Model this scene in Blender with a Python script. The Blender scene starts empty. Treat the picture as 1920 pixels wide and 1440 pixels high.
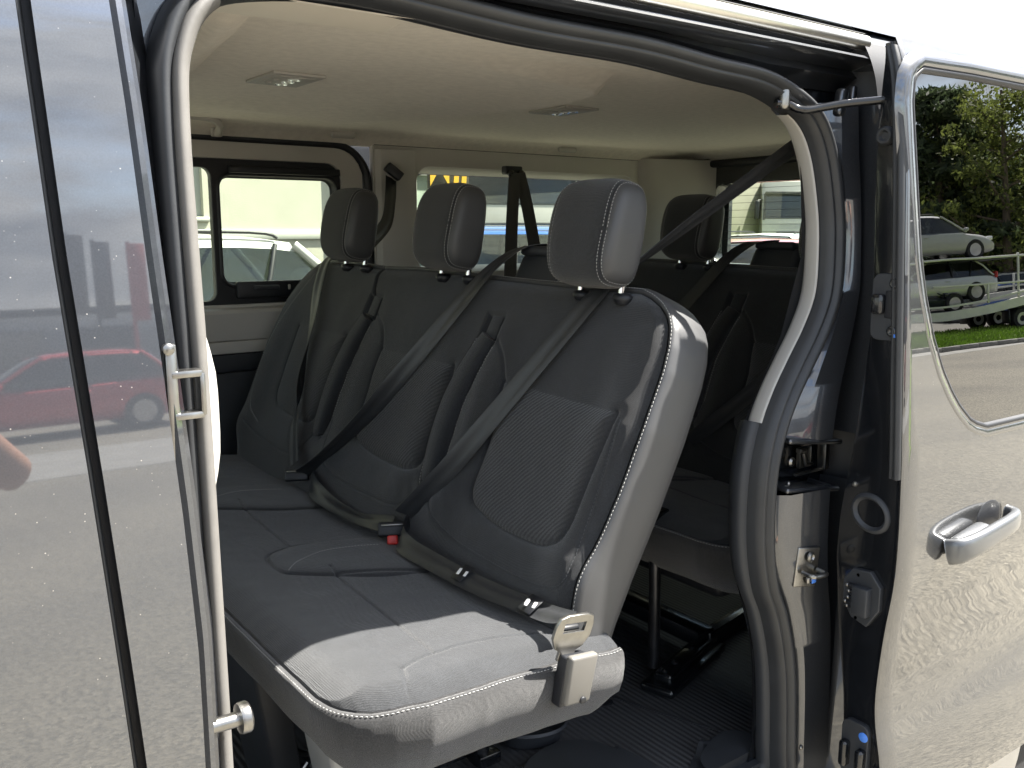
import bpy, bmesh, math, random
import numpy as np
from mathutils import Vector, Matrix, noise as mnoise
R = math.radians
random.seed(7); rng = np.random.default_rng(7)
sc = bpy.context.scene
COL = sc.collection

# ------------------------------------------------------------------ camera, world, sun
cam_d = bpy.data.cameras.new('camera'); cam = bpy.data.objects.new('camera', cam_d); COL.objects.link(cam)
sc.camera = cam
cam.location = (0, -0.90, 1.58)
cam.rotation_euler = (R(90 - 9.63), 0, R(-36.4))
cam_d.sensor_width = 36; cam_d.lens = 36 * 1710 / 1920
cam_d.clip_start = 0.02; cam_d.clip_end = 600
cam_d.dof.use_dof = False

SUN = Vector((0.47, -0.232, 0.82)).normalized()
world = bpy.data.worlds.new('World'); sc.world = world; world.use_nodes = True
wn, wl = world.node_tree.nodes, world.node_tree.links
wn.clear()
w_out = wn.new('ShaderNodeOutputWorld'); w_bg = wn.new('ShaderNodeBackground')
sky = wn.new('ShaderNodeTexSky'); sky.sky_type = 'NISHITA'; sky.sun_disc = False
sky.sun_elevation = math.asin(SUN.z); sky.sun_rotation = math.atan2(SUN.x, SUN.y)
sky.air_density = 1.0; sky.dust_density = 2.0
tc = wn.new('ShaderNodeTexCoord'); mp = wn.new('ShaderNodeMapping'); mp.inputs['Scale'].default_value = (1.6, 1.6, 4.5)
nz = wn.new('ShaderNodeTexNoise'); nz.inputs['Scale'].default_value = 2.2; nz.inputs['Detail'].default_value = 9; nz.inputs['Roughness'].default_value = 0.56
rp = wn.new('ShaderNodeValToRGB'); rp.color_ramp.elements[0].position = 0.38; rp.color_ramp.elements[1].position = 0.55
nz2 = wn.new('ShaderNodeTexNoise'); nz2.inputs['Scale'].default_value = 4.0; nz2.inputs['Detail'].default_value = 7
rp2 = wn.new('ShaderNodeValToRGB')
rp2.color_ramp.elements[0].position = 0.3; rp2.color_ramp.elements[0].color = (1.25, 1.4, 1.65, 1)
rp2.color_ramp.elements[1].position = 0.68; rp2.color_ramp.elements[1].color = (3.9, 3.9, 3.85, 1)
mx = wn.new('ShaderNodeMix'); mx.data_type = 'RGBA'
wl.new(tc.outputs['Generated'], mp.inputs['Vector']); wl.new(mp.outputs['Vector'], nz.inputs['Vector'])
wl.new(mp.outputs['Vector'], nz2.inputs['Vector'])
wl.new(nz.outputs['Fac'], rp.inputs['Fac']); wl.new(nz2.outputs['Fac'], rp2.inputs['Fac'])
wl.new(rp.outputs['Color'], mx.inputs['Factor']); wl.new(sky.outputs['Color'], mx.inputs['A']); wl.new(rp2.outputs['Color'], mx.inputs['B'])
wl.new(mx.outputs['Result'], w_bg.inputs['Color']); wl.new(w_bg.outputs['Background'], w_out.inputs['Surface'])
w_bg.inputs['Strength'].default_value = 0.10

sun_d = bpy.data.lights.new('sun', 'SUN'); sun_d.energy = 5.0; sun_d.angle = R(0.5); sun_d.color = (1.0, 0.955, 0.88)
sun_o = bpy.data.objects.new('sun', sun_d); COL.objects.link(sun_o)
sun_o.rotation_euler = SUN.to_track_quat('Z', 'Y').to_euler()
sc.view_settings.view_transform = 'Standard'; sc.view_settings.look = 'None'; sc.view_settings.gamma = 1
sc.view_settings.use_curve_mapping = False
sc.view_settings.exposure = 2.42
sc.cycles.max_bounces = 9; sc.cycles.diffuse_bounces = 5; sc.cycles.glossy_bounces = 5; sc.cycles.transparent_max_bounces = 12
sc.cycles.caustics_reflective = False; sc.cycles.caustics_refractive = False

# ------------------------------------------------------------------ materials
MATS = {}
def mat(name, color, rough=0.6, metal=0.0, spec=0.5, coat=0.0, coat_rough=0.03, ior=None, sheen=0.0, var=0.08, vscale=8.0,
        bump=0.0, bscale=200.0, bdetail=3.0, stretch=(1, 1, 1), coords='Object', bdist=0.001, coat_ior=None, extra=None, sheen_tint=None):
    if name in MATS: return MATS[name]
    m = bpy.data.materials.new(name); m.use_nodes = True
    n, l = m.node_tree.nodes, m.node_tree.links
    b = n['Principled BSDF']
    b.inputs['Roughness'].default_value = rough; b.inputs['Metallic'].default_value = metal
    b.inputs['Specular IOR Level'].default_value = spec
    b.inputs['Coat Weight'].default_value = coat; b.inputs['Coat Roughness'].default_value = coat_rough
    if coat_ior: b.inputs['Coat IOR'].default_value = coat_ior
    if ior: b.inputs['IOR'].default_value = ior
    b.inputs['Sheen Weight'].default_value = sheen
    b.inputs['Sheen Roughness'].default_value = 0.4
    if sheen_tint: b.inputs['Sheen Tint'].default_value = (*sheen_tint, 1)
    t = n.new('ShaderNodeTexCoord'); mpn = n.new('ShaderNodeMapping'); mpn.inputs['Scale'].default_value = stretch
    l.new(t.outputs[coords], mpn.inputs['Vector'])
    no = n.new('ShaderNodeTexNoise'); no.inputs['Scale'].default_value = vscale; no.inputs['Detail'].default_value = 5
    l.new(mpn.outputs['Vector'], no.inputs['Vector'])
    cr = n.new('ShaderNodeValToRGB')
    cr.color_ramp.elements[0].position = 0.3; cr.color_ramp.elements[1].position = 0.7
    cr.color_ramp.elements[0].color = (*[c * (1 - var) for c in color], 1)
    cr.color_ramp.elements[1].color = (*[min(1, c * (1 + var)) for c in color], 1)
    l.new(no.outputs['Fac'], cr.inputs['Fac']); l.new(cr.outputs['Color'], b.inputs['Base Color'])
    m['ramp'] = cr.name
    if bump:
        nb = n.new('ShaderNodeTexNoise'); nb.inputs['Scale'].default_value = bscale; nb.inputs['Detail'].default_value = bdetail
        l.new(mpn.outputs['Vector'], nb.inputs['Vector'])
        bp = n.new('ShaderNodeBump'); bp.inputs['Strength'].default_value = bump; bp.inputs['Distance'].default_value = bdist
        l.new(nb.outputs['Fac'], bp.inputs['Height']); l.new(bp.outputs['Normal'], b.inputs['Normal'])
    if extra: extra(m, n, l, b, mpn, cr)
    MATS[name] = m
    return m

def weave(scale_a, scale_b, strength, dist, rot=(0, 0, 0), ribs=None):
    # fine textile relief: crossed waves plus noise, optionally wider ribs
    def f(m, n, l, b, mpn, cr):
        t = n.new('ShaderNodeTexCoord')
        acc = None
        for (sx, direction) in ((scale_a, 'X'), (scale_b, 'Y'), (scale_b, 'Z')):
            w = n.new('ShaderNodeTexWave'); w.bands_direction = direction; w.inputs['Scale'].default_value = sx
            w.inputs['Distortion'].default_value = 1.5; w.inputs['Detail'].default_value = 1; w.inputs['Detail Scale'].default_value = 3
            mm = n.new('ShaderNodeMapping'); mm.inputs['Rotation'].default_value = rot
            l.new(t.outputs['Object'], mm.inputs['Vector']); l.new(mm.outputs['Vector'], w.inputs['Vector'])
            if acc is None: acc = w.outputs['Fac']
            else:
                a = n.new('ShaderNodeMath'); a.operation = 'ADD'; l.new(acc, a.inputs[0]); l.new(w.outputs['Fac'], a.inputs[1]); acc = a.outputs[0]
        if ribs:
            w = n.new('ShaderNodeTexWave'); w.bands_direction = 'DIAGONAL'; w.inputs['Scale'].default_value = ribs[0]
            w.inputs['Distortion'].default_value = ribs[1]; w.inputs['Detail'].default_value = 1; w.inputs['Detail Scale'].default_value = .35
            mm = n.new('ShaderNodeMapping'); mm.inputs['Rotation'].default_value = (0.5, 0.2, .3)
            l.new(t.outputs['Object'], mm.inputs['Vector']); l.new(mm.outputs['Vector'], w.inputs['Vector'])
            k = n.new('ShaderNodeMath'); k.operation = 'MULTIPLY'; k.inputs[1].default_value = ribs[2]; l.new(w.outputs['Fac'], k.inputs[0])
            a = n.new('ShaderNodeMath'); a.operation = 'ADD'; l.new(acc, a.inputs[0]); l.new(k.outputs[0], a.inputs[1]); acc = a.outputs[0]
        nn = n.new('ShaderNodeTexNoise'); nn.inputs['Scale'].default_value = 430; nn.inputs['Detail'].default_value = 3
        l.new(t.outputs['Object'], nn.inputs['Vector'])
        a = n.new('ShaderNodeMath'); a.operation = 'ADD'; l.new(acc, a.inputs[0]); l.new(nn.outputs['Fac'], a.inputs[1])
        bp = n.new('ShaderNodeBump'); bp.inputs['Strength'].default_value = strength; bp.inputs['Distance'].default_value = dist
        l.new(a.outputs[0], bp.inputs['Height']); l.new(bp.outputs['Normal'], b.inputs['Normal'])
        # fibre colour speckle
        mx_ = n.new('ShaderNodeMix'); mx_.data_type = 'RGBA'; mx_.blend_type = 'MULTIPLY'; mx_.inputs['Factor'].default_value = 0.6
        r2 = n.new('ShaderNodeValToRGB'); r2.color_ramp.elements[0].position = .32; r2.color_ramp.elements[1].position = .68
        r2.color_ramp.elements[0].color = (.35, .35, .35, 1); r2.color_ramp.elements[1].color = (1.75, 1.7, 1.6, 1)
        l.new(nn.outputs['Fac'], r2.inputs['Fac']); l.new(cr.outputs['Color'], mx_.inputs['A']); l.new(r2.outputs['Color'], mx_.inputs['B'])
        l.new(mx_.outputs['Result'], b.inputs['Base Color'])
    return f

def dust(amount, scale, col=(.5, .48, .45)):
    # dried water marks and dust specks on paint
    def f(m, n, l, b, mpn, cr):
        t = n.new('ShaderNodeTexCoord')
        v = n.new('ShaderNodeTexVoronoi'); v.inputs['Scale'].default_value = scale
        nn = n.new('ShaderNodeTexNoise'); nn.inputs['Scale'].default_value = scale * .23; nn.inputs['Detail'].default_value = 4
        l.new(t.outputs['Object'], v.inputs['Vector']); l.new(t.outputs['Object'], nn.inputs['Vector'])
        mr = n.new('ShaderNodeMapRange'); mr.inputs['From Min'].default_value = .10; mr.inputs['From Max'].default_value = .03
        l.new(v.outputs['Distance'], mr.inputs['Value'])
        mr2 = n.new('ShaderNodeMapRange'); mr2.inputs['From Min'].default_value = .50; mr2.inputs['From Max'].default_value = .62
        l.new(nn.outputs['Fac'], mr2.inputs['Value'])
        k = n.new('ShaderNodeMath'); k.operation = 'MULTIPLY'; l.new(mr.outputs[0], k.inputs[0]); l.new(mr2.outputs[0], k.inputs[1])
        k2 = n.new('ShaderNodeMath'); k2.operation = 'MULTIPLY'; k2.inputs[1].default_value = amount; l.new(k.outputs[0], k2.inputs[0])
        mx_ = n.new('ShaderNodeMix'); mx_.data_type = 'RGBA'; mx_.inputs['B'].default_value = (*col, 1)
        l.new(k2.outputs[0], mx_.inputs['Factor']); l.new(cr.outputs['Color'], mx_.inputs['A']); l.new(mx_.outputs['Result'], b.inputs['Base Color'])
        ad = n.new('ShaderNodeMapRange'); ad.inputs['To Min'].default_value = b.inputs['Coat Roughness'].default_value; ad.inputs['To Max'].default_value = .5
        l.new(k2.outputs[0], ad.inputs['Value']); l.new(ad.outputs[0], b.inputs['Coat Roughness'])
    return f

PAINT = mat('dark_metallic_paint', (.075, .082, .095), rough=.45, metal=.8, coat=1, coat_rough=.022, coat_ior=2.05, var=.10, vscale=600,
            bump=.10, bscale=14, bdetail=2, bdist=.002, extra=dust(1.0, 110))
PAINT_DOOR = mat('sliding_door_paint', (.05, .052, .056), rough=.45, metal=.8, coat=1, coat_rough=.004, coat_ior=2.1, var=.10, vscale=600,
            bump=.34, bscale=26, bdetail=2.5, bdist=.0022, stretch=(.55, 1, 1.0), extra=dust(.55, 150))
PAINT_JAMB = mat('jamb_paint', (.06, .065, .075), rough=.38, metal=.75, coat=1, coat_rough=.03, coat_ior=1.75, var=.12, vscale=500,
            bump=.16, bscale=22, bdist=.002, extra=dust(.5, 200))
BLACK_GLOSS = mat('black_gloss', (.006, .007, .009), rough=.25, spec=.5, coat=.5, coat_rough=.06, var=.2, vscale=30, bump=.1, bscale=60, extra=dust(.5, 260, (.25, .25, .26)))
BLACK_PL = mat('black_plastic', (.009, .010, .013), rough=.5, var=.15, vscale=20, bump=.25, bscale=900, bdist=.0004)
DGREY_PL = mat('dark_grey_plastic', (.028, .031, .036), rough=.52, var=.1, vscale=14, bump=.3, bscale=800, bdist=.0005)
RUBBER = mat('seal_rubber', (.024, .026, .029), rough=.46, var=.12, vscale=25, bump=.2, bscale=500, bdist=.0005)
RUBBER_LIT = mat('sunlit_seal_rubber', (.125, .12, .112), rough=.62, var=.06, vscale=40, bump=.3, bscale=700, bdist=.0004)  # seal rubber with its sunlit tone put into the colour
CREAM = mat('cream_trim_plastic', (.42, .41, .385), rough=.5, var=.04, vscale=6, bump=.2, bscale=900, bdist=.0004)
CREAM_D = mat('greige_trim', (.46, .445, .42), rough=.55, var=.04, vscale=6, bump=.2, bscale=900, bdist=.0004)
HEADL = mat('headliner_felt', (.74, .69, .62), rough=.95, var=.07, vscale=55, bump=.5, bscale=420, bdetail=6, bdist=.0012, sheen=.25)
FABRIC = mat('charcoal_fabric', (.0175, .0195, .023), rough=.85, var=.12, vscale=30, sheen=.27, extra=weave(240, 240, .55, .0007))
FABRIC_R = mat('ribbed_fabric', (.020, .0215, .0245), rough=.85, var=.12, vscale=30, sheen=.27, extra=weave(240, 240, .6, .0009, ribs=(52, 2.5, 2.6)))
SIDE_F = mat('skirt_fabric', (.027, .0275, .029), rough=.88, var=.1, vscale=20, sheen=.30, extra=weave(300, 300, .5, .0007))
LEATHER = mat('grey_leatherette', (.056, .057, .059), rough=.47, var=.05, vscale=12, bump=.35, bscale=520, bdetail=3, bdist=.0005)
THREAD = mat('white_thread', (.36, .36, .35), rough=.7, var=.1)
THREAD_D = mat('grey_thread', (.07, .075, .08), rough=.7, var=.1)
BELT = mat('belt_webbing', (.026, .0275, .030), rough=.42, spec=.7, var=.1, vscale=40, bump=.5, bscale=700, stretch=(1, 1, 1), bdist=.0006)
METAL = mat('zinc_steel', (.30, .295, .28), rough=.3, metal=1, var=.12, vscale=60, bump=.2, bscale=300, bdist=.0004)
CHROME = mat('chrome', (.8, .8, .8), rough=.07, metal=1, var=.03)
STEEL_D = mat('dark_steel', (.06, .06, .065), rough=.3, metal=.8, var=.2, vscale=30, bump=.1, bscale=200)
BUCKLE = mat('grey_buckle_plastic', (.115, .11, .10), rough=.5, var=.05, bump=.2, bscale=700, bdist=.0004)
RED_PL = mat('red_plastic', (.5, .03, .025), rough=.4)
WHITE_PR = mat('white_print', (.75, .75, .74), rough=.6)
BLUE_PR = mat('blue_marker_paint', (.08, .25, .8), rough=.5)
RIM = mat('wheel_rim', (.5, .5, .5), rough=.35, metal=.8)
TYRE = mat('tyre_rubber', (.02, .02, .021), rough=.8, bump=.3, bscale=80)
HANDLE = mat('satin_grey_handle', (.14, .145, .15), rough=.33, metal=.6, coat=.5, coat_rough=.1, var=.03)
TRIMSAT = mat('satin_rail_aluminium', (.62, .60, .54), rough=.30, metal=.9, var=.05, vscale=10)
LAMP_LENS = mat('clear_lamp_lens', (.85, .85, .83), rough=.15, coat=1, metal=.4)

def ribbed_floor(m, n, l, b, mpn, cr):
    t = n.new('ShaderNodeTexCoord')
    w = n.new('ShaderNodeTexWave'); w.bands_direction = 'X'; w.inputs['Scale'].default_value = 1 / .0068 / 3.14159 * .5; w.wave_profile = 'SIN'
    l.new(t.outputs['Object'], w.inputs['Vector'])
    nn = n.new('ShaderNodeTexNoise'); nn.inputs['Scale'].default_value = 900; l.new(t.outputs['Object'], nn.inputs['Vector'])
    a = n.new('ShaderNodeMath'); a.operation = 'MULTIPLY_ADD'; a.inputs[1].default_value = .15; l.new(nn.outputs['Fac'], a.inputs[0]); l.new(w.outputs['Fac'], a.inputs[2])
    bp = n.new('ShaderNodeBump'); bp.inputs['Strength'].default_value = .9; bp.inputs['Distance'].default_value = .0016
    l.new(a.outputs[0], bp.inputs['Height']); l.new(bp.outputs['Normal'], b.inputs['Normal'])
FLOOR = mat('ribbed_rubber_floor', (.042, .043, .045), rough=.5, var=.15, vscale=5, extra=ribbed_floor)

def glass(name, tint, fmul=1.0, rough=0.0, ior=1.5, bump=0):
    m = bpy.data.materials.new(name); m.use_nodes = True
    n, l = m.node_tree.nodes, m.node_tree.links; n.clear()
    o = n.new('ShaderNodeOutputMaterial'); tr = n.new('ShaderNodeBsdfTransparent'); gl = n.new('ShaderNodeBsdfGlossy')
    tr.inputs['Color'].default_value = (*tint, 1); gl.inputs['Roughness'].default_value = rough; gl.inputs['Color'].default_value = (fmul, fmul, fmul, 1)
    # Schlick reflectance, the same from both sides of the pane
    lw = n.new('ShaderNodeLayerWeight'); lw.inputs['Blend'].default_value = .5; pw = n.new('ShaderNodeMath'); pw.operation = 'POWER'; pw.inputs[1].default_value = 5
    l.new(lw.outputs['Facing'], pw.inputs[0]); r0 = ((ior - 1) / (ior + 1)) ** 2
    fr = n.new('ShaderNodeMath'); fr.operation = 'MULTIPLY_ADD'; fr.inputs[1].default_value = 1 - r0; fr.inputs[2].default_value = r0; l.new(pw.outputs[0], fr.inputs[0])
    ms = n.new('ShaderNodeMixShader'); l.new(fr.outputs[0], ms.inputs['Fac']); l.new(tr.outputs[0], ms.inputs[1]); l.new(gl.outputs[0], ms.inputs[2]); l.new(ms.outputs[0], o.inputs['Surface'])
    if bump:
        t = n.new('ShaderNodeTexCoord'); nb = n.new('ShaderNodeTexNoise'); nb.inputs['Scale'].default_value = 6
        bp = n.new('ShaderNodeBump'); bp.inputs['Strength'].default_value = bump; bp.inputs['Distance'].default_value = .001
        l.new(t.outputs['Object'], nb.inputs['Vector']); l.new(nb.outputs['Fac'], bp.inputs['Height'])
        l.new(bp.outputs['Normal'], gl.inputs['Normal'])
    MATS[name] = m; return m
GLASS = glass('green_tinted_glass', (.88, .92, .85))
GLASS_DARK = glass('privacy_glass', (.03, .034, .036), ior=2.3, bump=.06)
GLASS_CAR = glass('car_window_glass', (.25, .28, .27), ior=1.6)

# ------------------------------------------------------------------ mesh helpers
def newobj(name, me, parent=None, material=None):
    o = bpy.data.objects.new(name, me); COL.objects.link(o)
    if material is not None and not me.materials:
        for m in (material if isinstance(material, (list, tuple)) else [material]): me.materials.append(m)
    if parent is not None: o.parent = parent
    return o
def mesh(name, V, F, material, parent=None, smooth=True, midx=None, sharp=None):
    me = bpy.data.meshes.new(name)
    me.from_pydata([tuple(map(float, v)) for v in V], [], [tuple(int(i) for i in f) for f in F])
    o = newobj(name, me, parent, material)
    if smooth: me.shade_smooth()
    if midx is not None: me.polygons.foreach_set('material_index', np.array(midx, dtype=np.int32))
    if sharp: me.set_sharp_from_angle(angle=R(sharp))
    me.update(); return o
class MB:
    def __init__(s): s.V = []; s.F = []; s.M = []; s.mi = 0
    def add(s, V, F, mi=None):
        b = len(s.V); s.V += [tuple(v) for v in V]; s.F += [tuple(i + b for i in f) for f in F]; s.M += [s.mi if mi is None else mi] * len(F)
    def build(s, name, material, parent=None, smooth=True, sharp=35):
        return mesh(name, s.V, s.F, material, parent, smooth, s.M, sharp)
def empty(name, loc=(0, 0, 0), rz=0.0):
    o = bpy.data.objects.new(name, None); COL.objects.link(o); o.location = loc; o.rotation_euler = (0, 0, rz); o.empty_display_size = .1; return o
def tag(o, label=None, cat=None, group=None, kind=None):
    if label: o['label'] = label
    if cat: o['category'] = cat
    if group: o['group'] = group
    if kind: o['kind'] = kind
    return o
def copy_tree(o, parent=None):
    c = o.copy(); COL.objects.link(c)
    if parent is not None: c.parent = parent
    for ch in [x for x in KIDS.get(o.name, [])] if False else list(o.children): copy_tree(ch, c)
    return c
def smooth_path(pts, n=8, closed=False):
    P = [np.array(p, float) for p in pts]; out = []; N = len(P)
    rngi = range(N) if closed else range(N - 1)
    for i in rngi:
        p1, p2 = P[i], P[(i + 1) % N]
        p0 = P[i - 1] if (i > 0 or closed) else p1
        p3 = P[(i + 2) % N] if (i + 2 < N or closed) else p2
        for k in range(n):
            t = k / n
            out.append(.5 * ((2 * p1) + (-p0 + p2) * t + (2 * p0 - 5 * p1 + 4 * p2 - p3) * t * t + (-p0 + 3 * p1 - 3 * p2 + p3) * t ** 3))
    if not closed: out.append(P[-1])
    return np.array(out)
def rbox_data(size, bevel=.005, seg=2, loc=(0, 0, 0), rot=(0, 0, 0), taper=None):
    bm = bmesh.new(); bmesh.ops.create_cube(bm, size=1)
    for v in bm.verts: v.co = Vector((v.co.x * size[0], v.co.y * size[1], v.co.z * size[2]))
    if taper:
        for v in bm.verts:
            if v.co.z > 0: v.co.x *= taper[0]; v.co.y *= taper[1]
    if bevel > 0: bmesh.ops.bevel(bm, geom=bm.edges[:], offset=min(bevel, min(size) * .45), segments=seg, affect='EDGES', profile=.5)
    M = Matrix.Translation(loc) @ (Matrix.Rotation(rot[2], 4, 'Z') @ Matrix.Rotation(rot[1], 4, 'Y') @ Matrix.Rotation(rot[0], 4, 'X'))
    bm.transform(M); bm.verts.index_update()
    V = [tuple(v.co) for v in bm.verts]; F = [tuple(v.index for v in f.verts) for f in bm.faces]; bm.free(); return V, F
def rbox(name, size, loc, material, parent=None, bevel=.005, seg=2, rot=(0, 0, 0), taper=None):
    V, F = rbox_data(size, bevel, seg, loc, rot, taper); return mesh(name, V, F, material, parent, True, sharp=50)
def tube_data(path, r, seg=10, closed=False, caps=True, flat=None):
    P = np.array(path, float); n = len(P); V = []; F = []
    up = None; prev = None
    for i in range(n):
        a = P[(i + 1) % n] if (i < n - 1 or closed) else P[i]; b = P[i - 1] if (i > 0 or closed) else P[i]
        t = a - b; t /= np.linalg.norm(t) + 1e-12
        if up is None:
            up = np.array([0, 0, 1.]) if abs(t[2]) < .9 else np.array([0, 1., 0])
        s = np.cross(t, up); s /= np.linalg.norm(s) + 1e-12; up = np.cross(s, t)
        rr = r[i] if hasattr(r, '__len__') else r
        for k in range(seg):
            an = 2 * math.pi * k / seg
            V.append(P[i] + rr * (math.cos(an) * s + math.sin(an) * up * (flat or 1)))
    m = n if closed else n - 1
    for i in range(m):
        for k in range(seg):
            a = i * seg + k; b = i * seg + (k + 1) % seg; c = ((i + 1) % n) * seg + (k + 1) % seg; d = ((i + 1) % n) * seg + k
            F.append((a, b, c, d))
    if caps and not closed:
        F.append(tuple(range(seg))[::-1]); F.append(tuple((n - 1) * seg + k for k in range(seg)))
    return V, F
def tube(name, path, r, material, parent=None, seg=10, closed=False, flat=None):
    V, F = tube_data(path, r, seg, closed, flat=flat); return mesh(name, V, F, material, parent, True, sharp=50)
def lathe_data(prof, axis='Z', loc=(0, 0, 0), seg=28):
    V = []; F = []
    for (r, z) in prof:
        for k in range(seg):
            a = 2 * math.pi * k / seg; x, y = r * math.cos(a), r * math.sin(a)
            p = (x, y, z) if axis == 'Z' else ((z, x, y) if axis == 'X' else (y, z, x))
            V.append((p[0] + loc[0], p[1] + loc[1], p[2] + loc[2]))
    for i in range(len(prof) - 1):
        for k in range(seg): F.append((i * seg + k, i * seg + (k + 1) % seg, (i + 1) * seg + (k + 1) % seg, (i + 1) * seg + k))
    F.append(tuple(range(seg))[::-1]); F.append(tuple((len(prof) - 1) * seg + k for k in range(seg)))
    return V, F
def lathe(name, prof, axis, loc, material, parent=None, seg=28):
    V, F = lathe_data(prof, axis, loc, seg); return mesh(name, V, F, material, parent, True, sharp=40)
def sweep_xz(path, prof, closed=False, prof_closed=False, y0=0.0):
    """path: (x, z[, y]) in the side plane; prof: (outward offset, y). Outward is to the left of travel."""
    P = np.array([(p[0], p[1]) for p in path], float); Y = np.array([p[2] if len(p) > 2 else 0 for p in path]); n = len(P)
    V = []; F = []; m = len(prof)
    for i in range(n):
        a = P[(i + 1) % n] if (i < n - 1 or closed) else P[i]; b = P[i - 1] if (i > 0 or closed) else P[i]
        t = a - b; t /= np.linalg.norm(t) + 1e-12; nn = np.array([-t[1], t[0]])
        for (o, y) in prof: V.append((P[i][0] + nn[0] * o, y + Y[i] + y0, P[i][1] + nn[1] * o))
    for i in range(n if closed else n - 1):
        for k in range(m if prof_closed else m - 1):
            k2 = (k + 1) % m; i2 = (i + 1) % n
            F.append((i * m + k, i * m + k2, i2 * m + k2, i2 * m + k))
    return V, F
def rrect(x0, z0, x1, z1, r, n=6):
    rs = r if isinstance(r, (list, tuple)) else [r] * 4
    out = []
    for (cx, cz, a0, rr) in ((x1 - rs[0], z0 + rs[0], -90, rs[0]), (x1 - rs[1], z1 - rs[1], 0, rs[1]), (x0 + rs[2], z1 - rs[2], 90, rs[2]), (x0 + rs[3], z0 + rs[3], 180, rs[3])):
        for k in range(n + 1):
            a = R(a0 + 90 * k / n); out.append((cx + rr * math.cos(a), cz + rr * math.sin(a)))
    return out
def plate(name, outer, holes, y, thick, material, parent=None, bevel=0.0, plane='XZ'):
    """flat plate with holes, real thickness"""
    cu = bpy.data.curves.new(name, 'CURVE'); cu.dimensions = '2D'; cu.fill_mode = 'BOTH'; cu.extrude = thick / 2; cu.bevel_depth = bevel; cu.bevel_resolution = 2
    for lp in [outer] + holes:
        sp = cu.splines.new('POLY'); sp.points.add(len(lp) - 1); sp.use_cyclic_u = True
        for i, (a, b) in enumerate(lp): sp.points[i].co = (a, b, 0, 1)
    ob = bpy.data.objects.new('tmp', cu); COL.objects.link(ob)
    dg = bpy.context.evaluated_depsgraph_get(); dg.update()
    me = bpy.data.meshes.new_from_object(ob.evaluated_get(dg)); bpy.data.objects.remove(ob)
    co = np.empty(len(me.vertices) * 3, dtype=np.float64); me.vertices.foreach_get('co', co); co = co.reshape(-1, 3)
    if plane == 'XZ': co2 = np.stack([co[:, 0], y - co[:, 2], co[:, 1]], 1)
    else: co2 = np.stack([y + co[:, 2], co[:, 0], co[:, 1]], 1)   # 'YZ'
    me.vertices.foreach_set('co', co2.ravel()); me.name = name
    me.materials.clear()
    o = newobj(name, me, parent, material); me.update(); me.shade_smooth(); me.set_sharp_from_angle(angle=R(30)); return o
def ribbon(name, pts, wdirs, width, material, parent=None, thick=.0013, n=10):
    """webbing strap: centre path, width direction per point, slight cross curvature"""
    W = smooth_path([np.array(w, float) / np.linalg.norm(w) for w in wdirs], n); P = smooth_path(pts, n)
    V = []; F = []; m = 7; N = len(P)
    for i in range(N):
        t = P[min(i + 1, N - 1)] - P[max(i - 1, 0)]; t /= np.linalg.norm(t)
        w = W[i] - t * np.dot(W[i], t); w /= np.linalg.norm(w); nn = np.cross(t, w)
        for k in range(m):
            u = (k / (m - 1) - .5); off = .0022 * math.cos(u * 2 * math.pi * 1.5) * .6
            V.append(P[i] + w * u * width + nn * (off + thick / 2))
        for k in range(m):
            u = (.5 - k / (m - 1)); off = .0022 * math.cos(u * 2 * math.pi * 1.5) * .6
            V.append(P[i] + w * u * width + nn * (off - thick / 2))
    M = 2 * m
    for i in range(N - 1):
        for k in range(M): F.append((i * M + k, i * M + (k + 1) % M, (i + 1) * M + (k + 1) % M, (i + 1) * M + k))
    F.append(tuple(range(M))[::-1]); F.append(tuple((N - 1) * M + k for k in range(M)))
    return mesh(name, V, F, material, parent, True, sharp=60)
def dashes(mb, P, Nn, L=.0042, gap=.0026, w=.0013, h=.0009):
    """stitches along a polyline P with surface normals Nn"""
    P = np.array(P); Nn = np.array(Nn); seg = np.linalg.norm(np.diff(P, axis=0), axis=1); cum = np.concatenate([[0], np.cumsum(seg)]); tot = cum[-1]
    s = gap
    def at(d, A):
        return np.array([np.interp(d, cum, A[:, k]) for k in range(3)])
    while s + L < tot:
        a, b, nn = at(s, P), at(s + L, P), at(s + L / 2, Nn); nn /= np.linalg.norm(nn) + 1e-9
        t = b - a; t /= np.linalg.norm(t) + 1e-9; sd = np.cross(nn, t); sd /= np.linalg.norm(sd) + 1e-9; c = (a + b) / 2
        V = [a - sd * w / 2, b - sd * w / 2, b + sd * w / 2, a + sd * w / 2, a * .7 + b * .3 - sd * w * .25 + nn * h, b * .7 + a * .3 - sd * w * .25 + nn * h, b * .7 + a * .3 + sd * w * .25 + nn * h, a * .7 + b * .3 + sd * w * .25 + nn * h]
        mb.add(V, [(0, 1, 5, 4), (1, 2, 6, 5), (2, 3, 7, 6), (3, 0, 4, 7), (4, 5, 6, 7)])
        s += L + gap

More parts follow.
